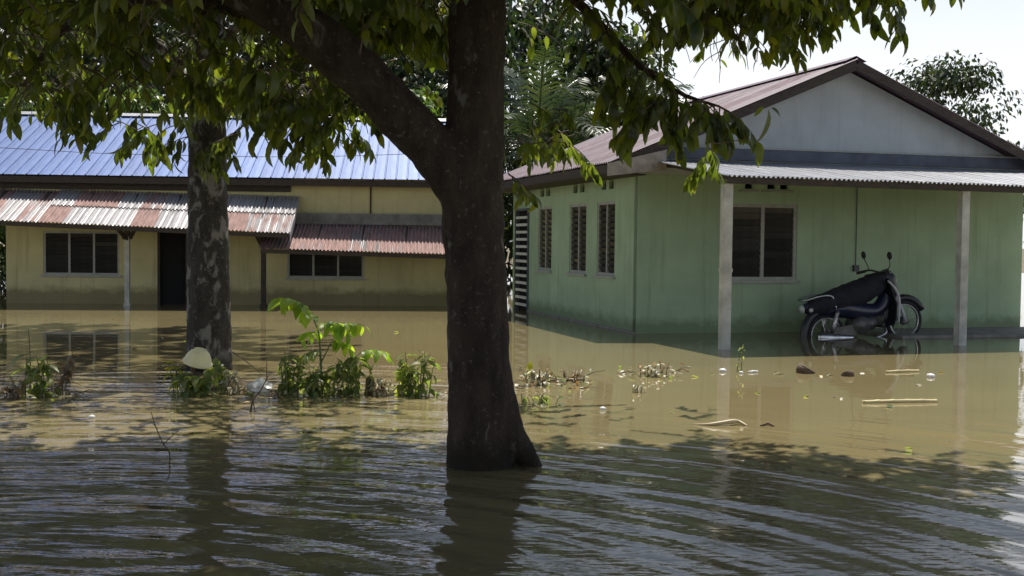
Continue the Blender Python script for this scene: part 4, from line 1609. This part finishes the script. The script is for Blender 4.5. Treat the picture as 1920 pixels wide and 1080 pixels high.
for e in ((-3.0, 4.5, 8.2), (-5.5, 6.0, 8.8), (-1.0, 7.0, 9.0), (-3.5, 8.5, 9.2)):
    bp = bez(Vector((-0.1, 0, 5.0)), Vector((-0.8, 1.5, 7.5)), Vector(e), 10)
    bb_ = MB()
    bb_.tube(bp, [0.10 * (1 - 0.08 * i) for i in range(10)], 7)
    bb_.build('branch', M['bark_spotted'], spot, True)
cnt = 0
tries = 0
while cnt < 120 and tries < 6000:
    tries += 1
    v = rv(1).normalized() * random.uniform(0.3, 1.0) ** 0.6
    p = T2 + Vector((-0.8 + v.x * 2.3, 0.6 + v.y * 2.0, 5.3 + v.z * 2.6))
    sp_ = spray(p, Vector((v.x, v.y, 0.2)) + rv(0.5), random.uniform(0.5, 0.9), random.randint(9, 13), random.uniform(0.15, 0.2), 0.8)
    if under_edge(sp_[0][-1], 15) or in_gap(sp_[0][-1]) or in_gap(p):
        continue
    sprays.append(sp_)
    cnt += 1
for x, y in ((350, 285), (372, 300), (400, 300), (425, 290), (440, 280), (465, 265), (335, 265), (490, 240), (300, 235)):
    for _ in range(2):
        p = at_Y(x + random.uniform(-10, 10), y - 30, T2.y - 0.35 + random.uniform(-0.2, 0.2))
        sprays.append(spray(p, Vector((random.uniform(-1, 1), -0.4, -0.1)), 0.45, 9, 0.17, 1.2, 1.0))
leafy_tree(spot, sprays, M['leaf_spotted'], 290, T2)


# ------------------------------------------------------------------ trees behind the houses
def crown_mesh(name, h, rad, nclump, nleaf, ls, mat, base=0.35, seed=0):
    r_ = random.Random(seed)
    ms, vs = [], []
    cl = []
    for i in range(nclump):
        a = r_.uniform(0, 2 * math.pi)
        t = r_.uniform(0, 1)
        zz = h * (base + (1 - base) * t)
        rr = rad * (0.25 + 0.85 * math.sin(math.pi * min(0.95, 0.22 + 0.72 * t))) * r_.uniform(0.2, 1)
        cl.append((Vector((rr * math.cos(a), rr * math.sin(a), zz)), r_.uniform(0.22, 0.45) * rad))
    for i in range(nleaf):
        c, rc = cl[i % nclump]
        v = Vector((r_.gauss(0, 1), r_.gauss(0, 1), r_.gauss(0, 1))).normalized() * (r_.uniform(0.2, 1) ** 0.5)
        p = c + Vector((v.x, v.y, v.z * 0.75)) * rc
        d = Vector((v.x, v.y, v.z * 0.3 - 0.5)) + Vector((r_.gauss(0, .4), r_.gauss(0, .4), r_.gauss(0, .4)))
        up = Vector((0, 0, 1)) + Vector((r_.gauss(0, .5), r_.gauss(0, .5), r_.gauss(0, .3)))
        ms.append(leaf_matrix(p, d, up, ls * r_.uniform(0.7, 1.3)))
        vs.append(r_.randrange(2))
    return ms, vs, cl


KINDS = {}


def tree_kind(key, h, rad, nclump, nleaf, ls, mat, base, seed):
    ms, vs, cl = crown_mesh(key, h, rad, nclump, nleaf, ls, mat, base, seed)
    o = joined_leaves('crown', ms, vs, VAR_S, mat, None)
    me = o.data
    bpy.data.objects.remove(o)
    t = MB()
    r_ = random.Random(seed + 5)
    a, b = smooth_path([(0, 0, -0.8), (0.05, 0, h * 0.25), (r_.uniform(-.3, .3), 0.1, h * 0.55), (r_.uniform(-.3, .3), 0, h * 0.88)], [0.022 * h, 0.017 * h, 0.012 * h, 0.004 * h], 5)
    t.tube(a, b, 9)
    for c, rc in cl[:9]:
        i = min(len(a) - 1, max(2, int(c.z / h * len(a) * 0.75)))
        t.tube(bez(a[i], a[i].lerp(c, 0.5) + Vector((0, 0, 0.3)), c, 6), [0.006 * h, 0.005 * h, 0.004 * h, 0.003 * h, 0.002 * h, 0.001 * h], 5, False)
    KINDS[key] = (me, t.mesh('trunk', M['bark_far'], True))


tree_kind('tall', 15.0, 4.6, 46, 11000, 0.34, M['leaf_far'], 0.18, 11)
tree_kind('round', 11.0, 4.2, 40, 9500, 0.32, M['leaf_far'], 0.12, 23)
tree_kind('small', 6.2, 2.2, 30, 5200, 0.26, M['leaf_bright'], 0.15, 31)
tree_kind('low', 7.2, 3.0, 34, 7000, 0.30, M['leaf_far'], 0.08, 47)


def far_tree(name, key, x, Y, sc, label, group, seed, zs=1.0):
    p = at_Y(x, 452, Y)
    root = thing(name, label, 'tree', (p.x, Y, -0.1), seed * 1.7, group)
    root.scale = (sc, sc, sc * zs)
    cm, tm = KINDS[key]
    o = link(bpy.data.objects.new('crown', cm), root)
    o['kind'] = 'stuff'
    link(bpy.data.objects.new('trunk', tm), root)
    return root


for i, (key, x, Y, sc, zs, lab) in enumerate([
    ('tall', -80, 46, 1.0, 1.0, 'tall dark tree behind the far left end of the blue roof'),
    ('tall', 130, 42, 0.95, 1.0, 'tall dark tree rising behind the blue roof, next in from the left edge'),
    ('round', 230, 49, 1.15, 1.05, 'round dark tree left of the sky gap beside the spotted trunk'),
    ('tall', 420, 45, 0.98, 1.0, 'tall dark tree directly behind the spotted trunk'),
    ('round', 560, 41, 1.1, 1.15, 'dense round dark tree behind the middle of the blue roof'),
    ('tall', 700, 47, 0.95, 1.05, 'tall dark tree seen through the fork of the near tree'),
    ('round', 840, 42, 0.95, 1.05, 'dark tree hidden mostly by the big forked trunk'),
    ('low', 1130, 44, 1.2, 1.05, 'low dark tree behind the left slope of the mauve roof'),
    ('low', 1230, 50, 1.05, 0.95, 'low dark tree showing its top over the mauve ridge'),
    ('low', 1010, 47, 1.3, 1.15, 'dark tree behind the palms right of the forked trunk'),
    ('round', 1760, 52, 0.85, 1.0, 'dark tree behind the right half of the green house'),
    ('tall', -330, 48, 1.0, 1.0, 'tall dark tree outside the left end of the cream house'),
]):
    far_tree('dark_tree', key, x, Y, sc, lab, 'dark trees behind the houses', i + 1, zs)
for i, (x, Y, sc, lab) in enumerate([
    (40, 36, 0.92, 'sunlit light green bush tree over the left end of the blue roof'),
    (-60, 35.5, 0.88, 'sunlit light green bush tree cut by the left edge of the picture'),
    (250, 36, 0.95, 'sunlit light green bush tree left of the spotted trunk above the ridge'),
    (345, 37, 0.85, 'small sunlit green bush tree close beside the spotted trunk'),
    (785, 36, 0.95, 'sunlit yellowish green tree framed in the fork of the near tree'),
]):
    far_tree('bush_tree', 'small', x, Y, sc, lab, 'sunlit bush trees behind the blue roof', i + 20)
# dark shrub past the left corner of the cream house
far_tree('dark_shrub', 'low', -40, 31, 0.40, 'dark shrub beyond the left corner of the cream house', None, 33)


def palm(x, Y, hz, sc, label, seed, nfr=26, bare=True):
    r_ = random.Random(seed)
    p = at_Y(x, 452, Y)
    root = thing('oil_palm', label, 'palm tree', (p.x, Y, -0.1), 0, 'oil palms behind the mauve roof')
    t = MB()
    n = 18
    a = [(0.05 * math.sin(i), 0, hz * i / n) for i in range(n + 1)]
    t.tube(a, [0.26 * sc + 0.04 * (i % 2) for i in range(n + 1)], 12)
    t.build('trunk', M['bark_far'], root, True)
    for k in range(nfr):
        az = k * 2.39996 + r_.uniform(-0.2, 0.2)
        el = R(78 - 92 * (k / nfr) + r_.uniform(-6, 6))
        L = 3.0 * sc * r_.uniform(0.85, 1.1)
        hor = Vector((math.cos(az), math.sin(az), 0))
        d = (hor * math.cos(el) + Vector((0, 0, math.sin(el))))
        q = Vector((0, 0, hz - 0.1)) + hor * 0.15
        pts = [q.copy()]
        ns = 12
        for i in range(ns):
            d = (d + Vector((0, 0, -0.095 - 0.05 * i / ns))).normalized()
            q = q + d * (L / ns)
            pts.append(q.copy())
        f = MB()
        f.tube(pts, [0.03 * sc * (1 - 0.075 * i) for i in range(ns + 1)], 4, False)
        for i in range(1, 44):
            tt = 0.12 + 0.88 * i / 44
            g = tt * ns
            j = min(ns - 1, int(g))
            pos = pts[j].lerp(pts[j + 1], g - j)
            dv = (pts[j + 1] - pts[j]).normalized()
            side = dv.cross(Vector((0, 0, 1)))
            if side.length < 0.05:
                side = Vector((-hor.y, hor.x, 0))
            side.normalize()
            for sg in (-1, 1):
                ll = 0.85 * sc * math.sin(math.pi * (0.12 + 0.8 * tt)) * r_.uniform(0.85, 1.1)
                ld = (dv * 0.55 + side * sg * 0.85 + Vector((0, 0, r_.uniform(-0.25, 0.2)))).normalized()
                e1 = pos + ld * ll * 0.55
                e2 = pos + ld * ll + Vector((0, 0, -0.28 * ll))
                wv = dv * (0.022 * sc)
                f.add([pos - wv, pos + wv, e1 + wv * 1.2, e1 - wv * 1.2, e2], [(0, 1, 2, 3), (3, 2, 4)])
        f.build('frond', M['leaf_palm'], root)
    return root


palm(1005, 37, 4.6, 1.15, 'oil palm with grey green fronds just right of the forked trunk', 3)
palm(1065, 40, 4.3, 1.0, 'oil palm with dark green fronds above the near end of the mauve ridge', 5)
palm(1195, 39, 5.6, 0.75, 'small spiky palm head against the white sky over the mauve roof', 9)

# ------------------------------------------------------------------ plants standing in the flood
def compound_leaf(root, base, d, L, n, ll, mat, droop=0.5, lab=None):
    d = Vector(d).normalized()
    q = Vector(base)
    pts = [q.copy()]
    for i in range(8):
        d = (d + Vector((0, 0, -droop / 8))).normalized()
        q = q + d * (L / 8)
        pts.append(q.copy())
    m = MB()
    m.tube(pts, [0.006 * (1 - 0.08 * i) for i in range(9)], 5, False)
    rc = m.build('compound_leaf', M['green_stem'], root, True)
    ms = leaf_meshes(mat, VAR, 'big')
    for i in range(n):
        t = 0.2 + 0.8 * i / (n - 1)
        g = t * 8
        j = min(7, int(g))
        pos = pts[j].lerp(pts[j + 1], g - j)
        dv = (pts[j + 1] - pts[j]).normalized()
        side = dv.cross(Vector((0, 0, 1))).normalized()
        for sg in ((-1, 1) if i < n - 1 else (0,)):
            ld = dv * (0.35 if sg else 1) + side * sg + Vector((0, 0, -0.35)) + rv(0.1)
            o = bpy.data.objects.new('leaflet', random.choice(ms))
            link(o, rc)
            o.matrix_local = leaf_matrix(pos, ld, Vector((0, 0, 1)) + rv(0.2), ll * 1.4 * random.uniform(0.85, 1.15) * (1.0 - 0.25 * abs(t - 0.5)))
    return rc


SP = at_z(603, 738)
sap = thing('sapling', 'bright green sapling with feathery compound leaves rising from the flood', 'sapling', SP)


def spp(x, y, dy=0.0):
    return at_Y(x, y, SP.y + dy) - SP


m = MB()
a, b = smooth_path([(0, 0, -0.4), spp(604, 738), spp(602, 690), spp(600, 650), spp(597, 622), spp(590, 604)], [0.016, 0.014, 0.012, 0.010, 0.008, 0.006], 4)
m.tube(a, b, 8)
a, b = smooth_path([spp(602, 680), spp(612, 660), spp(622, 640)], [0.009, 0.007, 0.005], 4)
m.tube(a, b, 7)
a, b = smooth_path([spp(604, 715), spp(640, 690), spp(672, 664)], [0.010, 0.008, 0.005], 4)
m.tube(a, b, 7)
m.build('stem', M['green_stem'], sap, True)
compound_leaf(sap, spp(592, 608), Vector((-0.30, -0.15, 1.0)), 0.46, 9, 0.17, M['leaf_sapling'], 1.7)
compound_leaf(sap, spp(600, 615), Vector((0.55, -0.25, 0.9)), 0.36, 7, 0.14, M['leaf_sapling'], 2.2)
compound_leaf(sap, spp(600, 620), Vector((0.9, -0.1, 0.62)), 0.46, 7, 0.12, M['leaf_sapling'], 0.9)
compound_leaf(sap, spp(598, 630), Vector((-0.5, 0.5, 0.5)), 0.25, 5, 0.12, M['leaf_sapling'], 1.2)
compound_leaf(sap, spp(622, 641), Vector((0.7, -0.2, 0.4)), 0.20, 5, 0.11, M['leaf_sapling'], 1.5)
compound_leaf(sap, spp(604, 660), Vector((-0.8, -0.2, 0.35)), 0.24, 5, 0.11, M['leaf_weed'], 1.3)
compound_leaf(sap, spp(672, 664), Vector((0.7, -0.1, 0.6)), 0.30, 6, 0.11, M['leaf_sapling'], 1.3)
compound_leaf(sap, spp(660, 674), Vector((0.3, -0.5, 0.5)), 0.22, 6, 0.11, M['leaf_weed'], 1.5)


def weed(name, x, y, label, cat, hpx, n_stem, spread, ll, mat, smat, group=None, lean=0.0, leaf_from=0.25, nl=8, var=VAR, droop=0.7, vk='big'):
    p = at_z(x, y)
    root = thing(name, label, cat, p, 0, group)
    h = hpx / F * p.y
    m = MB()
    ms = leaf_meshes(mat, var, vk)
    lst = []
    for k in range(int(n_stem * 1.4)):
        bx = random.uniform(-1, 1) * spread * 0.6
        top = Vector((bx + random.uniform(-1, 1) * spread * 0.7 + lean, random.uniform(-0.25, 0.25) * spread, h * random.uniform(0.55, 1.0)))
        b0 = Vector((bx, random.uniform(-0.2, 0.2), -0.15))
        pts = bez(b0, b0.lerp(top, 0.5) + Vector((0, 0, 0.25 * h)) + rv(0.03), top, 7)
        m.tube(pts, [0.007 * (1 - 0.1 * i) for i in range(7)], 5, False)
        for i in range(nl):
            t = leaf_from + (1 - leaf_from) * (i + 0.6) / nl
            g = t * 6
            j = min(5, int(g))
            pos = pts[j].lerp(pts[j + 1], g - j)
            if pos.z < 0.015:
                continue
            a_ = i * 2.4 + random.uniform(-0.5, 0.5)
            ld = Vector((math.cos(a_), math.sin(a_), random.uniform(-droop, 0.35)))
            lst.append(leaf_matrix(pos, ld, Vector((0, 0, 1)) + rv(0.3), ll * 1.3 * random.uniform(0.6, 1.25)))
    m.build('stem', smat, root, True)
    for mt in lst[:280]:
        o = bpy.data.objects.new('leaf', random.choice(ms))
        link(o, root)
        o.matrix_local = mt
    return root


weed('weed', 68, 742, 'drooping weed with brown and green leaves standing far left in the water', 'weed', 95, 5, 0.16, 0.13, M['leaf_weed'], M['green_stem'], None, 0.06)
weed('weed', 110, 735, 'withered brown weed leaning right beside the far left green weed', 'weed', 80, 3, 0.12, 0.11, M['leaf_dead'], M['dead_twig'], None, 0.12)
weed('weed', 368, 742, 'yellow green weed tuft directly under the cream basin', 'weed', 52, 9, 0.17, 0.12, M['leaf_weed'], M['green_stem'], None, 0.0)
weed('weed', 340, 735, 'yellowing leaves left of the cream basin', 'weed', 60, 3, 0.08, 0.10, M['leaf_yellow'], M['green_stem'], None, -0.04)
weed('weed', 402, 728, 'pale weed behind the right side of the cream basin', 'weed', 60, 4, 0.10, 0.11, M['leaf_weed'], M['green_stem'], None, 0.05)
weed('weed', 440, 738, 'thin straggly weed between the cream basin and the white bag', 'weed', 50, 5, 0.10, 0.07, M['leaf_pale'], M['dead_twig'])
weed('weed', 545, 738, 'grey green bushy weed left of the sapling foot', 'weed', 85, 10, 0.17, 0.085, M['leaf_weed'], M['green_stem'], None, 0.0, 0.15, 9)
weed('weed', 590, 742, 'dense leafy weed right at the sapling foot', 'weed', 62, 10, 0.18, 0.095, M['leaf_weed'], M['green_stem'], None, 0, 0.1, 9)
weed('weed', 655, 740, 'bushy weed between the sapling and the brown stump', 'weed', 72, 10, 0.20, 0.09, M['leaf_weed'], M['green_stem'], None, 0.03, 0.15, 9)
weed('weed', 715, 742, 'low dull weed just right of the brown stump', 'weed', 36, 6, 0.12, 0.07, M['leaf_pale'], M['dead_twig'])
weed('weed', 782, 742, 'upright leafy green weed touching the left side of the forked trunk', 'weed', 84, 9, 0.20, 0.095, M['leaf_weed'], M['green_stem'], None, -0.02, 0.15, 10)
weed('weed', 755, 738, 'slim weed with one tall tip left of the trunkside weed', 'weed', 76, 3, 0.06, 0.085, M['leaf_weed'], M['green_stem'])
weed('weed', 1000, 722, 'tangle of dry stems right of the forked trunk', 'weed', 36, 9, 0.20, 0.06, M['leaf_pale'], M['dead_twig'], None, 0.02)
weed('weed', 1060, 716, 'low dry twiggy weed farther right of the forked trunk', 'weed', 26, 7, 0.18, 0.05, M['leaf_dead'], M['dead_twig'])
weed('weed', 1006, 758, 'flat tuft of green grass blades lying on the water by the trunk', 'grass tuft', 20, 10, 0.18, 0.10, M['leaf_weed'], M['green_stem'], None, 0, 0.2, 4, VAR_N, 0.5, 'thin')
weed('weed', 1215, 706, 'scattered dry weed poking up in front of the green house corner', 'weed', 26, 7, 0.22, 0.055, M['leaf_pale'], M['dead_twig'])
weed('weed', 1250, 702, 'two bent dry stems beside the scattered dry weed', 'weed', 34, 2, 0.08, 0.04, M['leaf_dead'], M['dead_twig'])
weed('weed', 1384, 697, 'single slim green stem before the white porch post', 'weed', 62, 2, 0.03, 0.05, M['leaf_weed'], M['green_stem'], None, 0.05)
weed('weed', 15, 745, 'dark low weed cut by the left edge of the picture', 'weed', 40, 8, 0.22, 0.07, M['leaf_dead'], M['dead_twig'])
weed('weed', 1195, 736, 'tiny dark weed with pale tips alone in the open water', 'weed', 18, 3, 0.05, 0.05, M['leaf_pale'], M['dead_twig'])
# single bright leaves
p = at_z(985, 712)
r_ = thing('yellow_leaf', 'single bright yellow green leaf upright beside the forked trunk', 'leaf', p)
m = MB()
m.tube([(0, 0, -0.1), (0.0, 0, 0.03), (0.02, 0, 0.06)], 0.004, 5)
m.build('stem', M['green_stem'], r_)
o = bpy.data.objects.new('leaf', leaf_meshes(M['leaf_yellow'], VAR, 'big')[1])
link(o, r_)
o.matrix_local = leaf_matrix(Vector((0.02, 0, 0.05)), Vector((0.25, -0.15, 0.7)), Vector((0.3, -1, 0.4)), 0.17)


def twig_thing(pxs, Y, label, rad=0.006, branches=(), mat='twig', name='twig', leaves=0):
    P = [at_Y(x, y, Y) for x, y in pxs]
    org = Vector((P[0].x, P[0].y, 0))
    root = thing(name, label, 'twig', org)
    m = MB()
    a, b = smooth_path([p - org for p in P], [rad * (1 - 0.6 * i / (len(P) - 1)) for i in range(len(P))], 4)
    m.tube(a, b, 6)
    for br in branches:
        q = [at_Y(x, y, Y) - org for x, y in br]
        a, b = smooth_path(q, [rad * 0.6, *[rad * 0.4] * (len(q) - 1)], 4)
        m.tube(a, b, 5)
    m.build('stem', M[mat], root, True)
    return root


Yt = at_z(300, 868).y
twig_thing([(316, 885), (318, 850), (305, 830), (292, 800), (283, 772)], Yt, 'thin bare twig rising from dark water at lower left', 0.006, [[(305, 835), (325, 815), (335, 808)], [(295, 805), (288, 795), (280, 790)]])
Yt = at_z(472, 772).y
twig_thing([(468, 785), (474, 752), (490, 730), (503, 704)], Yt, 'crooked dark twig standing left of the sapling', 0.010, [[(474, 752), (478, 770), (479, 782)]])
twig_thing([(436, 660), (462, 678), (488, 700)], at_z(450, 735).y, 'grey slanting stick leaning over the weeds by the spotted trunk', 0.008, [], 'dead_twig')
twig_thing([(500, 738), (500, 690), (501, 650)], at_z(500, 738).y, 'pale straight reed between the basin and the sapling', 0.006, [], 'dead_twig')
twig_thing([(56, 735), (57, 690), (55, 640), (53, 618)], at_z(60, 738).y, 'dark stalk with a knobbed tip above the far left weed', 0.007, [], 'twig')

# cream basin upside down on the weeds
bp_ = at_z(370, 736)
bc = at_Y(371, 678, bp_.y)
basin = thing('basin', 'upturned cream plastic basin perched on the weeds below the spotted trunk', 'basin', Vector((bc.x, bc.y, bc.z)))
basin.rotation_euler = (R(16), R(12), 0.3)
basin.scale = (0.90, 0.90, 1.35)
m = MB()
m.lathe([(0.0, 0.085), (0.07, 0.083), (0.105, 0.070), (0.135, 0.035), (0.150, 0.0), (0.160, -0.002), (0.160, -0.010), (0.146, -0.010), (0.130, 0.028), (0.10, 0.06), (0.0, 0.072)], 28)
m.build('bowl', M['cream_plastic'], basin, True)
m = MB()
m.lathe([(0.060, 0.0835), (0.064, 0.092), (0.072, 0.092), (0.076, 0.0815)], 24)
m.build('foot_ring', M['cream_plastic'], basin, True)
for dx, dy in ((-0.06, 0.02), (0.07, 0.0)):
    twp = Vector((bc.x + dx, bc.y + dy, 0))
    rt = thing('stump', 'short dark stub of wood %s under the cream basin' % ('left of centre' if dx < 0 else 'right of centre'), 'stump', twp)
    m = MB()
    m.tube([(0, 0, -0.3), (0.005, 0, 0.1), (0.0, 0, bc.z + 0.055 - 0.01)], [0.028, 0.024, 0.02], 8)
    m.build('stub', M['brown_husk'], rt, True)
# white bag
bp_ = at_z(488, 738)
bag = thing('plastic_bag', 'crumpled white plastic bag caught in the weeds left of the sapling', 'plastic bag', bp_)
m = MB()
r_ = random.Random(4)
n, k = 14, 8
for i in range(k + 1):
    t = i / k
    for j in range(n):
        a = 2 * math.pi * j / n
        rr = 0.12 * math.sin(math.pi * (0.08 + 0.84 * t)) * r_.uniform(0.72, 1.2)
        m.v.append((rr * math.cos(a), rr * math.sin(a) * 0.7, -0.03 + 0.17 * t + r_.uniform(-0.015, 0.015)))
for i in range(k):
    for j in range(n):
        a, b = i * n + j, i * n + (j + 1) % n
        m.f.append((a, b, b + n, a + n))
m.f.append(tuple(k * n + j for j in range(n)))
m.build('bag', M['white_plastic'], bag)
# brown stump
bp_ = at_z(696, 738)
st_ = thing('stump', 'dark brown rotten stump between two weeds left of the forked trunk', 'stump', bp_)
m = MB()
a, b = smooth_path([(0, 0, -0.3), (0.0, 0, 0.03), (-0.01, 0, 0.10), (-0.025, 0, 0.17)], [0.065, 0.06, 0.05, 0.025], 4)
m.tube(a, b, 10)
m.build('wood', M['brown_husk'], st_, True)


# floating things
def husk(x, y, r, label):
    p = at_z(x, y)
    root = thing('coconut_husk', label, 'coconut husk', p)
    root.rotation_euler = (R(-28), R(10), random.uniform(0, 6))
    m = MB()
    m.lathe([(0.0, -0.75 * r), (0.55 * r, -0.6 * r), (0.92 * r, -0.2 * r), (1.0 * r, 0.2 * r), (0.92 * r, 0.5 * r), (0.80 * r, 0.52 * r), (0.72 * r, 0.2 * r), (0.5 * r, -0.1 * r), (0.0, -0.25 * r)], 18)
    m.build('shell', M['brown_husk'], root, True)
    m = MB()
    m.lathe([(0.93 * r, 0.50 * r), (0.95 * r, 0.56 * r), (0.80 * r, 0.58 * r), (0.78 * r, 0.51 * r)], 18)
    m.build('rim', M['leaf_pale'], root, True)


husk(1509, 699, 0.115, 'open brown coconut husk with pale rim floating before the motorcycle')
husk(1590, 705, 0.075, 'smaller half coconut husk floating right of the bigger one')


def pole(pa, pb, rad, label, nodes=5, mat='bamboo'):
    a, b = at_z(*pa), at_z(*pb)
    c = (a + b) / 2
    root = thing('floating_pole', label, 'pole', c)
    m = MB()
    n = nodes * 4
    pts, rd = [], []
    for i in range(n + 1):
        t = i / n
        pts.append((a.lerp(b, t) - c) + Vector((0, 0, 0.006 + 0.006 * math.sin(3 * t))))
        rd.append(rad * (1.18 if i % 4 == 0 else 1.0))
    m.tube(pts, rd, 8)
    m.build('cane', M[mat], root, True)


pole((1618, 756), (1756, 754), 0.021, 'long pale bamboo pole floating nearest the right edge')
pole((1662, 699), (1722, 697), 0.018, 'short pale stick floating beyond the long bamboo pole', 3)
pole((1010, 716), (1096, 713), 0.012, 'thin pale stick floating right of the forked trunk', 4, 'dead_twig')
pole((1404, 699), (1420, 698), 0.014, 'very short white stick floating before the porch post', 2, 'white_plastic')
p = at_z(1352, 797)
fo = thing('floating_branch', 'pale stripped branch just breaking the surface in the open water', 'branch', p)
m = MB()
a, b = smooth_path([at_z(1300, 796) - p, at_z(1330, 798) - p + Vector((0, 0, 0.01)), at_z(1372, 797) - p + Vector((0, 0, 0.03)), at_z(1384, 796) - p + Vector((0, 0, 0.025)), at_z(1402, 799) - p], [0.006, 0.012, 0.02, 0.016, 0.006], 5)
m.tube(a, b, 8)
m.build('wood', M['leaf_pale'], fo, True)
p = at_z(1440, 798)
fo = thing('floating_branch', 'small dark branch end beside the pale stripped branch', 'branch', p)
m = MB()
m.tube([at_z(1425, 799) - p, (0, 0, 0.02), at_z(1452, 800) - p], [0.006, 0.012, 0.006], 7)
m.build('wood', M['brown_husk'], fo, True)
for i, (x, y, r, lab) in enumerate(((1355, 697, 0.045, 'small white lump of foam floating before the porch post'), (1745, 707, 0.05, 'white lump of foam floating at the right by the bamboo pole'), (1390, 700, 0.03, 'tiny white foam crumb at the foot of the slim green stem'), (1130, 768, 0.03, 'white foam crumb alone in the tan water right of the trunk'), (172, 784, 0.03, 'white foam crumb in the rippled water at left'))):
    p = at_z(x, y)
    rt = thing('foam_lump', lab, 'foam')
    rt.location = p
    m = MB()
    m.lathe([(0.0, -0.4 * r), (0.8 * r, -0.2 * r), (1.0 * r, 0.3 * r), (0.7 * r, 0.75 * r), (0.0, 0.9 * r)], 9)
    m.v = [(a * random.uniform(0.8, 1.2), b * random.uniform(0.8, 1.2), c * random.uniform(0.85, 1.1)) for a, b, c in m.v]
    m.build('foam', M['white_plastic'], rt, True)
# floating leaves
spots_ = [(1180, 690), (1190, 702), (1205, 697), (1232, 699), (1170, 696), (1285, 690), (1295, 707), (1340, 700), (1455, 700), (1470, 702), (1540, 706), (1560, 704), (1620, 700), (1700, 705), (1720, 722), (1760, 699), (1510, 745), (1430, 738), (1570, 745), (1580, 748), (1660, 762),
          (1100, 705), (1115, 693), (1040, 722), (1258, 774), (1710, 842), (150, 655), (285, 652), (300, 634), (345, 640), (258, 655), (735, 624), (100, 628), (480, 580), (50, 660), (210, 600), (640, 756), (520, 768), (470, 756), (330, 776), (362, 764)]
for x, y in spots_:
    p = at_z(x + random.uniform(-4, 4), y)
    mtl = random.choice([M['leaf_pale'], M['leaf_dead'], M['leaf_pale'], M['leaf_weed']])
    o = bpy.data.objects.new('floating_leaf', random.choice(leaf_meshes(mtl, VAR, 'big')))
    COL.objects.link(o)
    a_ = random.uniform(0, 6.28)
    o.matrix_world = leaf_matrix(p + Vector((0, 0, 0.012)), Vector((math.cos(a_), math.sin(a_), 0.05)), Vector((0, 0, 1)) + rv(0.12), random.uniform(0.08, 0.15))
    tag(o, 'loose fallen leaf floating flat on the muddy water', 'leaf', 'fallen leaves floating on the water')


# rafts of litter: small leaves and bits of twig caught along the line of weeds
for x0, x1, y0, y1, nn, lab, grp in ((425, 835, 728, 748, 110, 'small drowned leaf in the litter raft along the weeds left of the forked trunk', 'litter raft left of the forked trunk'),
                                     (968, 1100, 705, 730, 45, 'small drowned leaf in the litter raft right of the forked trunk', 'litter raft right of the forked trunk'),
                                     (1160, 1275, 688, 712, 30, 'small drowned leaf floating round the scattered dry weed', 'litter round the scattered dry weed'),
                                     (0, 140, 730, 756, 40, 'small drowned leaf in the litter round the far left weeds', 'litter round the far left weeds')):
    for _ in range(nn):
        p = at_z(random.uniform(x0, x1), random.uniform(y0, y1))
        mtl = random.choice([M['leaf_pale'], M['leaf_dead'], M['leaf_dead'], M['leaf_weed'], M['leaf_weed']])
        o = bpy.data.objects.new('litter_leaf', random.choice(leaf_meshes(mtl, VAR, 'big')))
        COL.objects.link(o)
        a_ = random.uniform(0, 6.28)
        o.matrix_world = leaf_matrix(p + Vector((0, 0, random.uniform(0.008, 0.05))), Vector((math.cos(a_), math.sin(a_), random.uniform(-0.1, 0.5))), Vector((0, 0, 1)) + rv(0.35), random.uniform(0.05, 0.12))
        tag(o, lab, 'leaf', grp)
    for _ in range(nn // 5):
        p = at_z(random.uniform(x0, x1), random.uniform(y0, y1))
        m = MB()
        a_ = random.uniform(0, 6.28)
        L = random.uniform(0.12, 0.4)
        d = Vector((math.cos(a_), math.sin(a_), random.uniform(0, 0.35)))
        m.tube([Vector((0, 0, -0.01)), d * L * 0.5 + rv(0.02), d * L + Vector((0, 0, -0.02))], [0.006, 0.005, 0.003], 5)
        o = m.build('litter_twig', M[random.choice(['dead_twig', 'twig'])], None, True)
        o.location = p + Vector((0, 0, 0.008))
        tag(o, lab.replace('small drowned leaf', 'short broken twig'), 'twig', grp)


# overhead cable in front of the blue roof
def cable(pts, label, rad):
    P = [at_Y(x, y, Y) for x, y, Y in pts]
    a, b = smooth_path(P, [rad] * len(P), 8)
    c = P[0].copy()
    m = MB()
    m.tube([q - c for q in a], b, 6)
    o = m.build('power_cable', M['cable'], None, True)
    o.location = c
    tag(o, label, 'cable')


cable([(-260, 265, 24.0), (0, 277, 24.0), (180, 287, 24.0), (330, 291, 24.0), (520, 294, 24.1), (700, 291, 24.3), (900, 282, 24.6)], 'thin black cable sagging across the front of the blue roof', 0.006)
